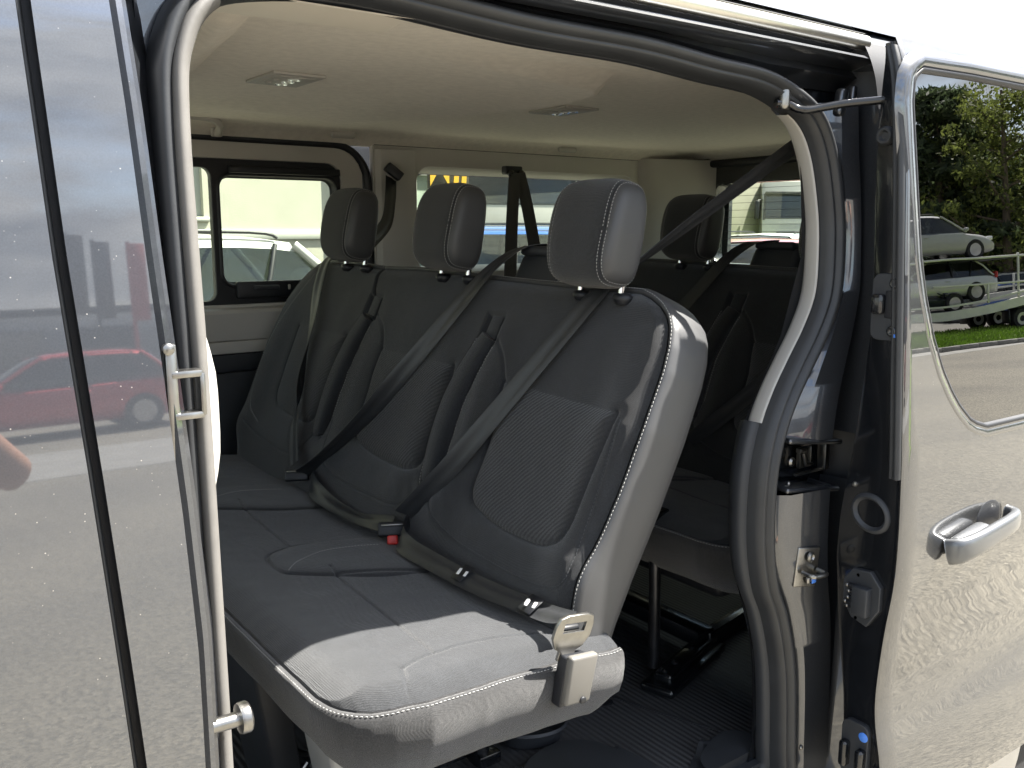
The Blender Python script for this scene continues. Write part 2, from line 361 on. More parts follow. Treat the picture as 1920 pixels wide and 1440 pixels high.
def pdist(X, Y, poly, closed=False):
    P = np.array(poly, float); D = np.full(X.shape, 1e9); n = len(P)
    for i in range(n if closed else n - 1):
        a, b = P[i], P[(i + 1) % n]; d = b - a; L2 = d @ d + 1e-12
        t = np.clip(((X - a[0]) * d[0] + (Y - a[1]) * d[1]) / L2, 0, 1)
        D = np.minimum(D, np.hypot(X - a[0] - t * d[0], Y - a[1] - t * d[1]))
    return D
def inpoly(X, Y, poly):
    P = np.array(poly); ins = np.zeros(X.shape, bool); n = len(P); j = n - 1
    for i in range(n):
        xi, yi = P[i]; xj, yj = P[j]
        c = ((yi > Y) != (yj > Y)) & (X < (xj - xi) * (Y - yi) / (yj - yi + 1e-15) + xi)
        ins ^= c; j = i
    return ins
def sm(p, n=6): return smooth_path(p, n)[:, :2]
def noise2(X, Y, sc, seed=0):
    out = np.empty(X.shape); f = out.ravel(); a = X.ravel(); b = Y.ravel()
    for i in range(len(f)): f[i] = mnoise.noise((a[i] * sc, b[i] * sc, seed))
    return out
def coarse_noise(X, Y, sc, seed, x0, x1, y0, y1, n=60):
    gx = np.linspace(x0, x1, n); gy = np.linspace(y0, y1, n); GX, GY = np.meshgrid(gx, gy, indexing='ij'); G = noise2(GX, GY, sc, seed)
    fx = np.clip((X - x0) / (x1 - x0) * (n - 1), 0, n - 1.001); fy = np.clip((Y - y0) / (y1 - y0) * (n - 1), 0, n - 1.001)
    i = fx.astype(int); j = fy.astype(int); u = fx - i; v = fy - j
    return G[i, j] * (1 - u) * (1 - v) + G[i + 1, j] * u * (1 - v) + G[i, j + 1] * (1 - u) * v + G[i + 1, j + 1] * u * v
# ------------------------------------------------------------------ bench seat
TV = np.array([.40, 0, .917]); TV /= np.linalg.norm(TV); NV = np.array([-TV[2], 0, TV[0]]); B0 = np.array([.905, 0, .965])
S_TOP = .56
def yL(s): return np.interp(s, [-.06, 0, .086, .207, .327, .428, .470, .500, .522, .540, .552, .56], [.174, .174, .169, .158, .152, .153, .158, .167, .181, .203, .230, .258])
def yR(s): return np.interp(s, [-.06, 0, .07, .138, .307, .43, .50, .53, .55, .56], [1.66, 1.68, 1.72, 1.737, 1.743, 1.715, 1.667, 1.63, 1.59, 1.56])
def stop(y): return np.interp(y, [.2, .257, .386, .553, .748, .858, 1.03, 1.21, 1.40, 1.57], [.552, .553, .553, .555, .559, .564, .567, .563, .571, .570])
pl_top2 = sm([(.543, .348), (.437, .359), (.326, .354), (.2, .336)])
nins = sm([(.543, .348), (.536, .300), (.528, .255), (.527, .20), (.529, .145), (.522, .118), (.495, .098), (.405, .081), (.30, .080), (.25, .094), (.228, .12), (.219, .18), (.212, .25), (.2, .336)])
nright = sm([(.189, .326), (.186, .205), (.185, .122), (.183, .070), (.190, .040), (.215, .024), (.305, .014), (.495, .022), (.59, .046), (.640, .085), (.665, .13)])
mins = sm([(1.054, .359), (1.056, .30), (1.052, .255), (1.049, .18), (1.040, .150), (1.015, .130), (.928, .116), (.80, .112), (.750, .122), (.730, .145), (.724, .21), (.722, .29), (.733, .357)])
mtop = sm([(1.054, .359), (.945, .366), (.733, .357)])
mout = sm([(1.165, .16), (1.150, .10), (1.11, .055), (1.027, .031), (.866, .029), (.75, .036), (.705, .07), (.693, .119)])
ftop = sm([(1.562, .375), (1.426, .384), (1.254, .373)])
fins = sm([(1.562, .375), (1.556, .30), (1.553, .23), (1.544, .167), (1.50, .136), (1.38, .126), (1.30, .128), (1.268, .15), (1.258, .22), (1.254, .30), (1.254, .373)])
fout = sm([(1.65, .068), (1.56, .045), (1.44, .036), (1.33, .034), (1.27, .05), (1.235, .10)])
fsti = sm([(1.52, .563), (1.575, .535), (1.63, .470), (1.685, .37), (1.712, .276), (1.710, .20), (1.687, .145), (1.64, .105), (1.578, .078)])
wing2 = sm([(.60, .425), (.572, .40), (.553, .372), (.543, .348)])          # swell right of the near strap
wing1 = sm([(1.125, .44), (1.085, .415), (1.062, .385), (1.054, .359)])
split = sm([(1.207, .57), (1.203, .53), (1.196, .505), (1.188, .495)], 4)
tabbox2 = [(.612, .418), (.612, .480), (.672, .480), (.676, .424)]
tabbox1 = [(1.135, .425), (1.140, .490), (1.205, .492), (1.212, .424)]
slot2 = [(.612, .43), (.668, .43), (.700, .33), (.716, .22), (.702, .12), (.650, .10), (.640, .16), (.646, .28), (.622, .38)]
slot1 = [(1.150, .43), (1.212, .43), (1.240, .33), (1.250, .22), (1.235, .12), (1.195, .10), (1.180, .16), (1.182, .28), (1.162, .38)]
st2L = sm([(.682, .427), (.712, .33), (.724, .25), (.722, .18), (.706, .105), (.66, .075)])
st2R = sm([(.606, .412), (.628, .35), (.640, .29), (.640, .22), (.634, .16)])
st1L = sm([(1.222, .425), (1.248, .33), (1.258, .24), (1.252, .17), (1.235, .105)])
st1R = sm([(1.144, .41), (1.166, .35), (1.176, .29), (1.176, .22), (1.17, .16)])

NU, NVv = 640, 230
u = np.linspace(0, 1, NU); v = np.linspace(-.05 / S_TOP, 1, NVv)
U, Vv = np.meshgrid(u, v, indexing='ij'); Sn = Vv * S_TOP
Yg = yL(Sn) * (1 - U) + yR(Sn) * U
Sg = np.where(Sn > 0, Sn * stop(Yg) / S_TOP, Sn)
def inside_soft(poly, w=.02):
    ins = inpoly(Yg, Sg, poly); d = pdist(Yg, Sg, poly, True)
    return np.where(ins, 1 - np.exp(-d / w), 0), ins
def groove(poly, depth, w): return -depth * np.exp(-(pdist(Yg, Sg, poly) / w) ** 2)
H = np.zeros(Yg.shape)
dE = np.minimum(np.minimum(Yg - yL(Sn), yR(Sn) - Yg), np.maximum(stop(Yg) - Sg, 0))
H += -.011 * np.clip(1 - dE / .028, 0, 1) ** 2.2
for yc, wd, am in ((.205, .05, .014), (.60, .05, .013), (.78, .05, .006), (1.11, .05, .011), (1.30, .05, .006), (1.66, .06, .014)):
    H += am * np.exp(-((Yg - yc) / wd) ** 2) * np.clip((Sg + .02) / .10, 0, 1) * np.clip((.50 - Sg) / .18, 0, 1)
H += .012 * np.exp(-((Sg - .05) / .05) ** 2)                                    # lower roll
for p, a in ((nins, .010), (mins, .009), (fins, .009)):
    s_, _ = inside_soft(p, .025); H += a * s_
for p in (nins, mins, fins): H += groove(p, .0042, .0035) + groove(p, .006, .012) * .5
for p in (mout, fout, nright): H += groove(p, .0022, .0026)
for p in (wing2, wing1): H += groove(p, .0035, .004)
H += groove(split, .016, .0045)
for p in (slot2, slot1, tabbox2, tabbox1):
    ins = inpoly(Yg, Sg, p); d = pdist(Yg, Sg, p, True); H -= np.where(ins, .014 * (1 - np.exp(-d / .005)), 0); H += -.003 * np.exp(-(d / .004) ** 2)
for p in (st2L, st2R, st1L, st1R, fsti): H += groove(p, .0012, .0022)
H += .0014 * coarse_noise(Yg, Sg, 9, 3, 0, 1.8, -.06, .6) + .0004 * coarse_noise(Yg, Sg, 30, 5, 0, 1.8, -.06, .6, 140)
# creases where the cover pulls at the lower swell
H += .0009 * np.sin(Yg * 160 + 6 * np.sin(Sg * 30)) * np.exp(-((Sg - .075) / .03) ** 2) * np.exp(-((Yg - .66) / .08) ** 2)
def bpos(y, s, h): return B0 + np.array([0, y, 0]) + TV * s + NV * h
BP = B0[None, None, :] + Yg[..., None] * np.array([0, 1., 0]) + Sg[..., None] * TV + H[..., None] * NV
def back_h(y, s):
    # nearest height on the grid
    sn = s if s < 0 else s * S_TOP / float(stop(y)); j = int(np.clip(round((sn / S_TOP - v[0]) / (v[1] - v[0])), 0, NVv - 1)); sv = v[j] * S_TOP
    i = int(np.clip(round((y - float(yL(sv))) / (float(yR(sv)) - float(yL(sv))) * (NU - 1)), 0, NU - 1)); return float(H[i, j])
def gridfaces(nu, nv):
    i = np.arange(nu - 1)[:, None]; j = np.arange(nv - 1)[None, :]; a = i * nv + j
    return np.stack([a, a + nv, a + nv + 1, a + 1], -1).reshape(-1, 4)
def fast_mesh(name, V, F, material, parent=None, midx=None):
    me = bpy.data.meshes.new(name); V = np.asarray(V, np.float32); F = np.asarray(F, np.int32)
    me.vertices.add(len(V)); me.vertices.foreach_set('co', V.ravel()); me.loops.add(F.size); me.loops.foreach_set('vertex_index', F.ravel())
    me.polygons.add(len(F)); me.polygons.foreach_set('loop_start', np.arange(0, F.size, F.shape[1], dtype=np.int32))
    o = newobj(name, me, parent, material)
    if midx is not None: me.polygons.foreach_set('material_index', np.asarray(midx, np.int32))
    me.update(calc_edges=True); me.shade_smooth(); return o

def make_bench():
    root = empty('bench_seat', (0, 0, 0))
    # ---- backrest
    Fc = gridfaces(NU, NVv); cy = .25 * (Yg[:-1, :-1] + Yg[1:, :-1] + Yg[1:, 1:] + Yg[:-1, 1:]).ravel(); cs = .25 * (Sg[:-1, :-1] + Sg[1:, :-1] + Sg[1:, 1:] + Sg[:-1, 1:]).ravel()
    mi = (inpoly(cy, cs, nins) | inpoly(cy, cs, mins) | inpoly(cy, cs, fins)).astype(int)
    fast_mesh('backrest', BP.reshape(-1, 3), Fc, [FABRIC, FABRIC_R], root, mi)
    # ---- leather side and top band, wrapping to the back panel
    loop = [(i, j) for i, j in [(0, j) for j in range(0, NVv, 2)]] + [(i, NVv - 1) for i in range(0, NU, 3)] + [(NU - 1, j) for j in range(NVv - 1, -1, -2)]
    ring = [(0, -.004), (.0015, -.0035), (.0045, .0022), (.009, .0028), (.014, -.002), (.017, -.010), (.0195, -.022), (.0200, -.045), (.019, -.068), (.014, -.082), (.005, -.090), (-.010, -.100), (-.03, -.100)]
    pts2 = np.array([(Yg[i, j], Sg[i, j]) for i, j in loop]); hh = np.array([H[i, j] for i, j in loop]); n = len(loop)
    tg = np.gradient(pts2, axis=0); tg /= np.linalg.norm(tg, axis=1)[:, None] + 1e-9; out = np.stack([-tg[:, 1], tg[:, 0]], 1)
    k = np.ones(15) / 15
    out = np.stack([np.convolve(np.pad(out[:, q], 7, mode='edge'), k, 'valid') for q in (0, 1)], 1); out /= np.linalg.norm(out, axis=1)[:, None]
    V = []; F = []; wid = np.ones(n)
    for a in range(n):
        topness = max(0, out[a][1])
        for (o, d) in ring:
            p = pts2[a] + out[a] * o * (1 - .15 * topness)
            # side panel is a little fuller near the middle of its height
            V.append(bpos(p[0], p[1], (hh[a] if d > -.02 else -.02) + d * (1 - .0 * topness)))
    m = len(ring)
    for a in range(n - 1):
        for q in range(m - 1): F.append((a * m + q, a * m + q + 1, (a + 1) * m + q + 1, (a + 1) * m + q))
    V = np.array(V); mesh('side_bolster', V, F, LEATHER, root)['label'] = 'smooth grey leatherette edge of the backrest with white double stitching'
    back = [V[a * m + m - 1] for a in range(0, n, 6)]; c = np.mean(back, 0)
    mesh('back_panel', back + [c], [(q, q + 1, len(back)) for q in range(len(back) - 1)] + [(len(back) - 1, 0, len(back))], DGREY_PL, root, False)
    # ---- stitching of the backrest
    mb = MB()
    lp = np.array([bpos(pts2[a][0] + out[a][0] * -.004, pts2[a][1] + out[a][1] * -.004, hh[a] + .0016) for a in range(n)])
    nl = np.array([NV + .5 * (np.array([0, out[a][0], 0]) + TV * out[a][1]) for a in range(n)])
    lp2 = np.array([bpos(pts2[a][0] + out[a][0] * .0095, pts2[a][1] + out[a][1] * .0095, hh[a] + .0030) for a in range(n)])
    dashes(mb, lp[6:], nl[6:], L=.0040, gap=.0030, w=.0011); dashes(mb, lp2[6:], nl[6:], L=.0040, gap=.0030, w=.0011)
    for p in (st2L, st2R, st1L, st1R, fsti):
        pp = smooth_path([(a, b, 0) for a, b in p], 2)
        P3 = np.array([bpos(a, b, back_h(a, b) + .0012) for a, b, _ in pp]); dashes(mb, P3, np.tile(NV, (len(P3), 1)))
    o = mb.build('stitching', THREAD, root, False, None); tag(o, kind='stuff')
    mb = MB()
    for p in (nright, mout, fout):
        pp = smooth_path([(a, b, 0) for a, b in p], 2)
        P3 = np.array([bpos(a, b + .0035, back_h(a, b + .0035) + .0008) for a, b, _ in pp]); dashes(mb, P3, np.tile(NV, (len(P3), 1)), w=.0009)
    tag(mb.build('dark_stitching', THREAD_D, root, False, None), kind='stuff')
    # ---- folded upright straps between the seats
    for (cl, tb) in (([(.641, .432), (.664, .37), (.681, .29), (.684, .21), (.674, .14), (.662, .108)], (.642, .455)),
                     ([(1.180, .432), (1.202, .37), (1.214, .29), (1.218, .21), (1.210, .14), (1.198, .108)], (1.173, .462))):
        P = smooth_path([bpos(a, b, -.006 + .010 * min(1, (.44 - b) / .12)) for a, b in cl], 8); n_ = len(P); V = []; F = []; mm = 16
        for i in range(n_):
            t = P[min(i + 1, n_ - 1)] - P[max(i - 1, 0)]; t /= np.linalg.norm(t); sd = np.cross(t, NV); f = i / (n_ - 1)
            w = .0235 * (.75 + .45 * math.sin(math.pi * min(1, f * .9 + .15))) * (1 if f < .92 else math.sqrt(max(0, 1 - ((f - .92) / .085) ** 2)) + .02)
            d = .017 * (1 if f < .9 else math.sqrt(max(0.02, 1 - ((f - .9) / .11) ** 2)))
            for q in range(mm):
                an = 2 * math.pi * q / mm; ca, sa = math.cos(an), math.sin(an); ca = math.copysign(abs(ca) ** .6, ca); sa = math.copysign(abs(sa) ** .7, sa)
                V.append(P[i] + sd * ca * w + NV * sa * d)
        for i in range(n_ - 1):
            for q in range(mm): F.append((i * mm + q, i * mm + (q + 1) % mm, (i + 1) * mm + (q + 1) % mm, (i + 1) * mm + q))
        F.append(tuple(range(mm))); F.append(tuple((n_ - 1) * mm + q for q in range(mm))[::-1])
        st = mesh('upright_strap', V, F, FABRIC, root)
        q0 = bpos(tb[0], tb[1], -.012)
        an = math.atan2(TV[0], TV[2])
        rbox('pull_tab', (.016, .044, .056), tuple(q0), FABRIC, root, .006, 3, rot=(R(7), an, 0))
        rbox('tab_seam', (.004, .040, .005), tuple(bpos(tb[0] + .003, tb[1] - .026, -.003)), BLACK_PL, root, .001, 1, rot=(R(7), an, 0))
    # ---- cushion
    nx, ny = 260, 640
    XF, XR = .482, .972
    def cN(x): return np.interp(x, [.482, .486, .494, .507, .522, .545, .592, .683, .766, .877, 1.01], [.205, .178, .155, .134, .120, .108, .099, .103, .112, .121, .130])
    def cF(x): return np.interp(x, [.482, .486, .494, .507, .522, .545, .592, 1.01], [1.60, 1.627, 1.65, 1.671, 1.685, 1.697, 1.706, 1.70])
    xg = XF + (XR - XF) * np.linspace(0, 1, nx) ** 1.15; vg = np.linspace(0, 1, ny)
    Xc, Vc = np.meshgrid(xg, vg, indexing='ij'); Yc = cN(Xc) * (1 - Vc) + cF(Xc) * Vc
    bump_p = sm([(.90, .765), (.84, .776), (.772, .780), (.72, .776), (.673, .766), (.632, .745), (.612, .72), (.603, .68), (.602, .643), (.608, .620), (.625, .606), (.66, .585), (.74, .545), (.80, .532), (.90, .525)])
    bump2 = sm([(.90, 1.265), (.84, 1.276), (.772, 1.280), (.72, 1.276), (.673, 1.266), (.632, 1.245), (.612, 1.22), (.603, 1.18), (.602, 1.143), (.608, 1.120), (.625, 1.106), (.66, 1.085), (.74, 1.045), (.80, 1.032), (.90, 1.025)])
    def gc(p, dep, w): return -dep * np.exp(-(pdist(Xc, Yc, p) / w) ** 2)
    Hc = np.zeros(Xc.shape)
    dEc = np.minimum(np.minimum(Yc - cN(Xc), cF(Xc) - Yc), Xc - XF)
    Hc += -.016 * np.clip(1 - dEc / .05, 0, 1) ** 2.0
    Hc += .010 * np.exp(-((Xc - .57) / .09) ** 2) - .030 * np.clip((Xc - .70) / .25, 0, 1) ** 1.3
    for yc in (.36, .88, 1.42): Hc -= .008 * np.exp(-((Yc - yc) / .13) ** 2 - ((Xc - .76) / .14) ** 2)
    for p in (bump_p, bump2):
        ins = inpoly(Xc, Yc, p); d = pdist(Xc, Yc, p, True); Hc += np.where(ins, .009 * (1 - np.exp(-d / .015)), 0); Hc += gc(p, .0028, .003)
    seams = [sm([(.689, .606), (.685, .559), (.681, .47), (.679, .379), (.672, .28), (.665, .202)]), sm([(.688, .575), (.85, .53)]),
             sm([(.704, 1.125), (.693, 1.02), (.689, .918), (.684, .84), (.676, .767)]), sm([(.70, 1.60), (.704, 1.50), (.70, 1.38), (.69, 1.27)]), sm([(.574, .118), (.598, .175)], 3),
             sm([(.598, .175), (.664, .199), (.794, .206), (.90, .180)])]
    for k_, p in enumerate(seams): Hc += gc(p, .0030 if k_ < 4 else .0016, .003)
    Hc += .0022 * coarse_noise(Xc, Yc, 8, 11, .4, 1.1, 0, 1.8) + .0010 * coarse_noise(Xc, Yc, 26, 15, .4, 1.1, 0, 1.8, 120)
    CP = np.stack([Xc, Yc, .952 + Hc], -1)
    fast_mesh('cushion', CP.reshape(-1, 3), gridfaces(nx, ny)[:, ::-1], FABRIC, root)
    lc = [(i, 0) for i in range(nx - 1, 0, -2)] + [(0, j) for j in range(0, ny, 3)] + [(i, ny - 1) for i in range(1, nx, 2)]
    P2 = np.array([(Xc[a], Yc[a]) for a in lc]); hz = np.array([CP[a][2] for a in lc]); n = len(lc)
    tg = np.gradient(P2, axis=0); tg /= np.linalg.norm(tg, axis=1)[:, None] + 1e-9; out = np.stack([tg[:, 1], -tg[:, 0]], 1)
    kk = np.ones(21) / 21; out = np.stack([np.convolve(np.pad(out[:, q], 10, mode='edge'), kk, 'valid') for q in (0, 1)], 1); out /= np.linalg.norm(out, axis=1)[:, None]
    if np.dot(out[n // 2], (-1, 0)) < 0: out = -out
    ring = [(0, 0), (.0015, -.0045), (.004, -.0050), (.006, .0002), (.0105, -.0010), (.0150, -.0060), (.0175, -.016), (.0180, -.032), (.0150, -.055), (.007, -.082), (-.006, -.106), (-.020, -.124), (-.034, -.132), (-.07, -.134)]
    V = []; F = []; m = len(ring)
    for a in range(n):
        x, y = P2[a]; deep = .94 - .08 * max(0, min(1, (.56 - x) / .08))
        rear = max(0, (x - .93) / .07)
        wob = .0012 * math.sin(y * 31 + x * 20) + .001 * math.sin(x * 35)
        for q, (o, d) in enumerate(ring):
            oo = o + (wob if q > 5 else 0); V.append((x + out[a][0] * oo, y + out[a][1] * oo, hz[a] + d * (deep if q > 6 else 1) + (rear * .02 if q > 9 else 0)))
    for a in range(n - 1):
        for q in range(m - 1): F.append((a * m + q, a * m + q + 1, (a + 1) * m + q + 1, (a + 1) * m + q))
    mesh('cushion_skirt', V, F, SIDE_F, root)
    mb = MB(); V = np.array(V)
    A = np.array([(P2[a][0] - out[a][0] * .004, P2[a][1] - out[a][1] * .004, hz[a] + .0006) for a in range(n)]); nn = np.array([(out[a][0] * .3, out[a][1] * .3, 1) for a in range(n)])
    B = np.array([(P2[a][0] + out[a][0] * .0118, P2[a][1] + out[a][1] * .0118, hz[a] - .0010) for a in range(n)]); nb = np.array([(out[a][0], out[a][1], .8) for a in range(n)])
    dashes(mb, A, nn, L=.0040, gap=.003, w=.0011); dashes(mb, B, nb, L=.0040, gap=.003, w=.0011)
    def ch(x, y):
        i = int(np.clip(np.searchsorted(xg, x), 0, nx - 1)); j = int(np.clip(round((y - float(cN(x))) / (float(cF(x)) - float(cN(x))) * (ny - 1)), 0, ny - 1)); return CP[i, j, 2]
    for p in ([(.613, .622), (.645, .652), (.69, .679), (.725, .692), (.78, .695), (.84, .69)], [(.613, 1.122), (.645, 1.152), (.69, 1.179), (.725, 1.192), (.78, 1.195), (.84, 1.19)]):
        pp = smooth_path([(a, b, 0) for a, b in p], 8); P3 = np.array([(a, b, ch(a, b) + .0008) for a, b, _ in pp]); dashes(mb, P3, np.tile([0, 0, 1.], (len(P3), 1)), L=.0040, gap=.0028, w=.0011)
    tag(mb.build('stitching', THREAD, root, False, None), kind='stuff')
    mb = MB()
    for p in (seams[5], seams[0], bump_p[:12]):
        pp = smooth_path([(a, b, 0) for a, b in p], 2); P3 = np.array([(a - .004, b - .003, ch(a - .004, b - .003) + .0006) for a, b, _ in pp]); dashes(mb, P3, np.tile([0, 0, 1.], (len(P3), 1)), w=.0008, L=.0035)
    tag(mb.build('dark_stitching', THREAD_D, root, False, None), kind='stuff')
    # under-pan and legs
    rbox('seat_pan', (.46, 1.46, .10), (.76, .92, .845), BLACK_PL, root, .02)
    leg = MB()
    for (x0, y0, w, d) in ((.60, .50, .055, .10), (.60, 1.30, .055, .10)):
        V, F = rbox_data((w, d, .30), .006, 2, (x0, y0, .71), (0, R(-6), 0), (1.0, 1.3)); leg.add(V, F)
    return root, leg

bench, legmb = make_bench()

# headrests
def make_headrest():
    nu, nv_ = 110, 130; V = []; mi = []
    hw, hh_, ht = .093, .096, .047
    us = np.linspace(-math.pi / 2, math.pi / 2, nu); vs = np.linspace(-math.pi, math.pi, nv_, endpoint=False)
    def p(c, e): return math.copysign(abs(c) ** e, c)
    for a in us:                      # a runs along Y (side to side)
        ca, sa = p(math.cos(a), .34), p(math.sin(a), .50)
        for b in vs:
            cb, sb = p(math.cos(b), .60), p(math.sin(b), .50)
            y = hw * sa; z = hh_ * ca * sb; x = ht * ca * cb
            wz = (z / hh_)
            y *= 1.0 - .10 * max(0, -wz) - .05 * max(0, wz) ** 2
            x *= 1 - .10 * wz
            x -= .010 * (1 - (wz * .8) ** 2)
            seam = abs(abs(sa) - .79); g = math.exp(-(seam / .022) ** 2)
            f = 1 - .028 * g
            V.append((x * f, y, z * f))
    F = []
    for i in range(nu - 1):
        for j in range(nv_):
            F.append((i * nv_ + j, (i + 1) * nv_ + j, (i + 1) * nv_ + (j + 1) % nv_, i * nv_ + (j + 1) % nv_)); mi.append(1 if abs(p(math.sin((us[i] + us[i + 1]) / 2), .50)) > .79 else 0)
    return V, F, mi, us, vs
HV, HF, HM, HUS, HVS = make_headrest()
hr_mesh = None
def headrest(parent, x, y, z, first):
    global hr_mesh, hr_st, hr_post, hr_col
    tilt = R(10)
    if first is None:
        h = mesh('headrest', HV, HF, [FABRIC, LEATHER], parent, True, HM)
        mb = MB(); HA = np.array(HV).reshape(len(HUS), len(HVS), 3)
        sa = np.array([math.copysign(abs(math.sin(a)) ** .50, math.sin(a)) for a in HUS])
        for tgt in (-.735, -.835, .735, .835):
            i = int(np.argmin(abs(sa - tgt))); loop = HA[i]; c = loop.mean(0); nn = loop - c; nn[:, 1] = (-.4 if tgt < 0 else .4) * np.linalg.norm(nn, axis=1).mean()
            lo = np.vstack([loop, loop[:1]]); nl = np.vstack([nn, nn[:1]]); nl /= np.linalg.norm(nl, axis=1)[:, None]
            dashes(mb, lo + nl * .0006, nl, L=.0036, gap=.0024, w=.0011, h=.0007)
        s = mb.build('stitching', THREAD, h, False, None); tag(s, kind='stuff')
        for dy in (-.055, .055):
            tube('post', [(.022, dy, -.080), (.024, dy, -.105), (.025, dy, -.112)], .006, CHROME, h, 14)
            lathe('collar', [(.006, -.098), (.010, -.099), (.0175, -.104), (.019, -.109), (.017, -.114), (.012, -.120)], 'Z', (.030, dy, 0), BLACK_PL, h)
    else:
        h = copy_tree(first, parent)
    h.location = (x, y, z); h.rotation_euler = (0, tilt, 0)
    return h
h1 = headrest(bench, 1.108, .340, 1.571, None)
h2 = headrest(bench, 1.112, .832, 1.583, h1)
h3 = headrest(bench, 1.116, 1.328, 1.590, h1)
# belt outlet housing on top of the backrest
mbg = MB(); V, F = rbox_data((.13, .17, .10), .022, 4, (1.215, .585, 1.475), (0, R(18), 0), (.85, .9)); mbg.add(V, F)
V, F = rbox_data((.10, .13, .02), .008, 3, (1.212, .585, 1.529), (0, R(10), 0)); mbg.add(V, F)
V, F = rbox_data((.012, .06, .006), .002, 1, (1.19, .585, 1.541), (0, R(10), 0)); mbg.add(V, F)
mbg.build('belt_housing', DGREY_PL, bench)
pedestal = legmb.build('leg', DGREY_PL, bench)
lb = bench
tag(lb, 'near charcoal three-seat bench with white stitching, its cushion corner in the sun', 'bench seat', 'rows of seats in the van')
bench3 = copy_tree(bench); bench3.location = (.92, .13, .0)
tag(bench3, 'rear charcoal bench seat in shade behind the sunlit bench', 'bench seat')
for ch in list(bench3.children):
    if ch.name.startswith('leg'): bpy.data.objects.remove(ch)
for ch in list(bench.children):
    if ch.name.startswith('leg'): bpy.data.objects.remove(ch)
# real legs of the benches
for (x, y, w, d, m_) in ((.60, .42, .05, .10, CREAM_D), (.55, .62, .05, .17, DGREY_PL), (.62, 1.42, .05, .17, DGREY_PL)):
    rbox('leg', (w, d, .30), (x, y, .70), m_, bench, .008, 2, rot=(0, R(-8), 0), taper=(1.2, 1.15))
for (sz, lc_) in (((.03, .035, .27), (.915, .45, .69)), ((.30, .03, .03), (.80, .47, .585)), ((.03, .035, .2), (.93, 1.35, .66)), ((.05, .05, .025), (.92, .44, .575))):
    V, F = rbox_data(sz, .004, 2, lc_); mesh('floor_bracket', V, F, BLACK_GLOSS, bench, True, sharp=40)
mb = MB()
for k in range(9):
    V, F = tube_data([(.60 + .018 * k, .60 + .01 * math.sin(k), .575 + .008 * math.cos(k * 2)), (.612 + .018 * k, .605 + .01 * math.sin(k + 1), .585 + .006 * math.cos(k * 2 + 1))], .004, 6); mb.add(V, F)
V, F = tube_data([(.57, .70, .585), (.66, .58, .60), (.70, .52, .575)], .005, 8); mb.add(V, F)
mb.build('latch_rod', METAL, bench)
# rear bench pole leg and its foot
tube('pole', [(.505, .36, .905), (.510, .36, .66), (.512, .36, .585)], .0135, METAL if False else STEEL_D, bench3, 18)
mb = MB()
V, F = tube_data([(.500, .36, .95), (.505, .36, .885)], .019, 12); mb.add(V, F)
V, F = tube_data([(.49, .30, .91), (.52, .42, .91)], .007, 8); mb.add(V, F)
V, F = rbox_data((.05, .04, .05), .006, 2, (.505, .36, .94)); mb.add(V, F)
mb.build('leg_joint', BLACK_GLOSS, bench3)
mb = MB()
V, F = rbox_data((.30, .085, .022), .010, 3, (.60, .345, .566), (0, 0, R(18))); mb.add(V, F)
V, F = rbox_data((.26, .045, .03), .008, 3, (.61, .348, .580), (0, 0, R(18))); mb.add(V, F)
for (x, y) in ((.50, .315), (.55, .33), (.64, .36), (.70, .38)):
    V, F = lathe_data([(.009, 0), (.009, .008), (.004, .012)], 'Z', (x, y, .59), 12); mb.add(V, F)
V, F = rbox_data((.5, .03, .05), .006, 2, (.95, .43, .585), (0, 0, R(12))); mb.add(V, F)
V, F = rbox_data((.06, .5, .04), .006, 2, (.70, .62, .60)); mb.add(V, F)
mb.build('floor_bracket', BLACK_GLOSS, bench3)

# ------------------------------------------------------------------ the van
van = empty('van', (.3, .95, 0))
VL = Vector((-.3, -.95, 0))
def vpart(o):                                    # parts are modelled in world metres, the empty sits at the van's base
    o.location = Vector(o.location) + VL; return o
SKZ = [.30, .40, .52, .63, .74, .87, 1.0, 1.16, 1.34, 1.5, 1.69, 1.80, 1.87, 1.93, 1.965, 1.985]
SKY_ = [.06, .02, .0, .002, .020, .014, 0, .002, .012, .0215, .034, .045, .064, .105, .18, .30]
def skin(z): return float(np.interp(z, SKZ, SKY_))
ZF = smooth_path([(z, y, 0) for z, y in zip(SKZ, SKY_)], 4)
def skin_panel(name, xa, xb, z0, z1, y0, material, nz=60, nx=2, thick=.0, flip=1, parent=van, lip=0, hole=None):
    """outer skin panel between x limits xa(z), xb(z) following the body section"""
    V = []; F = []
    zs = np.linspace(z0, z1, nz)
    ysm = np.interp(zs, ZF[:, 0], ZF[:, 1])
    for z, y in zip(zs, ysm):
        a = xa(z) if callable(xa) else xa; b = xb(z) if callable(xb) else xb
        row = [a + (b - a) * k / nx for k in range(nx + 1)]
        if lip: V.append((a + (.002 if a < b else -.002), y0 + flip * (y + lip), z))
        for x in row: V.append((x, y0 + flip * y, z))
        if lip: V.append((b - .002, y0 + flip * (y + lip), z))
    m = nx + 1 + (2 if lip else 0)
    for i in range(nz - 1):
        for k in range(m - 1): F.append((i * m + k, i * m + k + 1, (i + 1) * m + k + 1, (i + 1) * m + k))
    return mesh(name, V, F, material, parent, True, sharp=60)
LINE_Z = [1.034, 1.118, 1.343, 1.556, 1.732, 1.776]
GAP = lambda z: float(np.interp(z, [.4, 1.03, 1.343, 1.556, 1.74, 1.80, 1.90, 1.97], [.205, .199, .181, .167, .159, .157, .155, .16]))
BPE = lambda z: float(np.interp(z, [.4, 1.0, 1.15, 1.296, 1.44, 1.555, 1.692, 1.785, 1.9], [.262, .262, .263, .258, .250, .243, .236, .230, .225]))

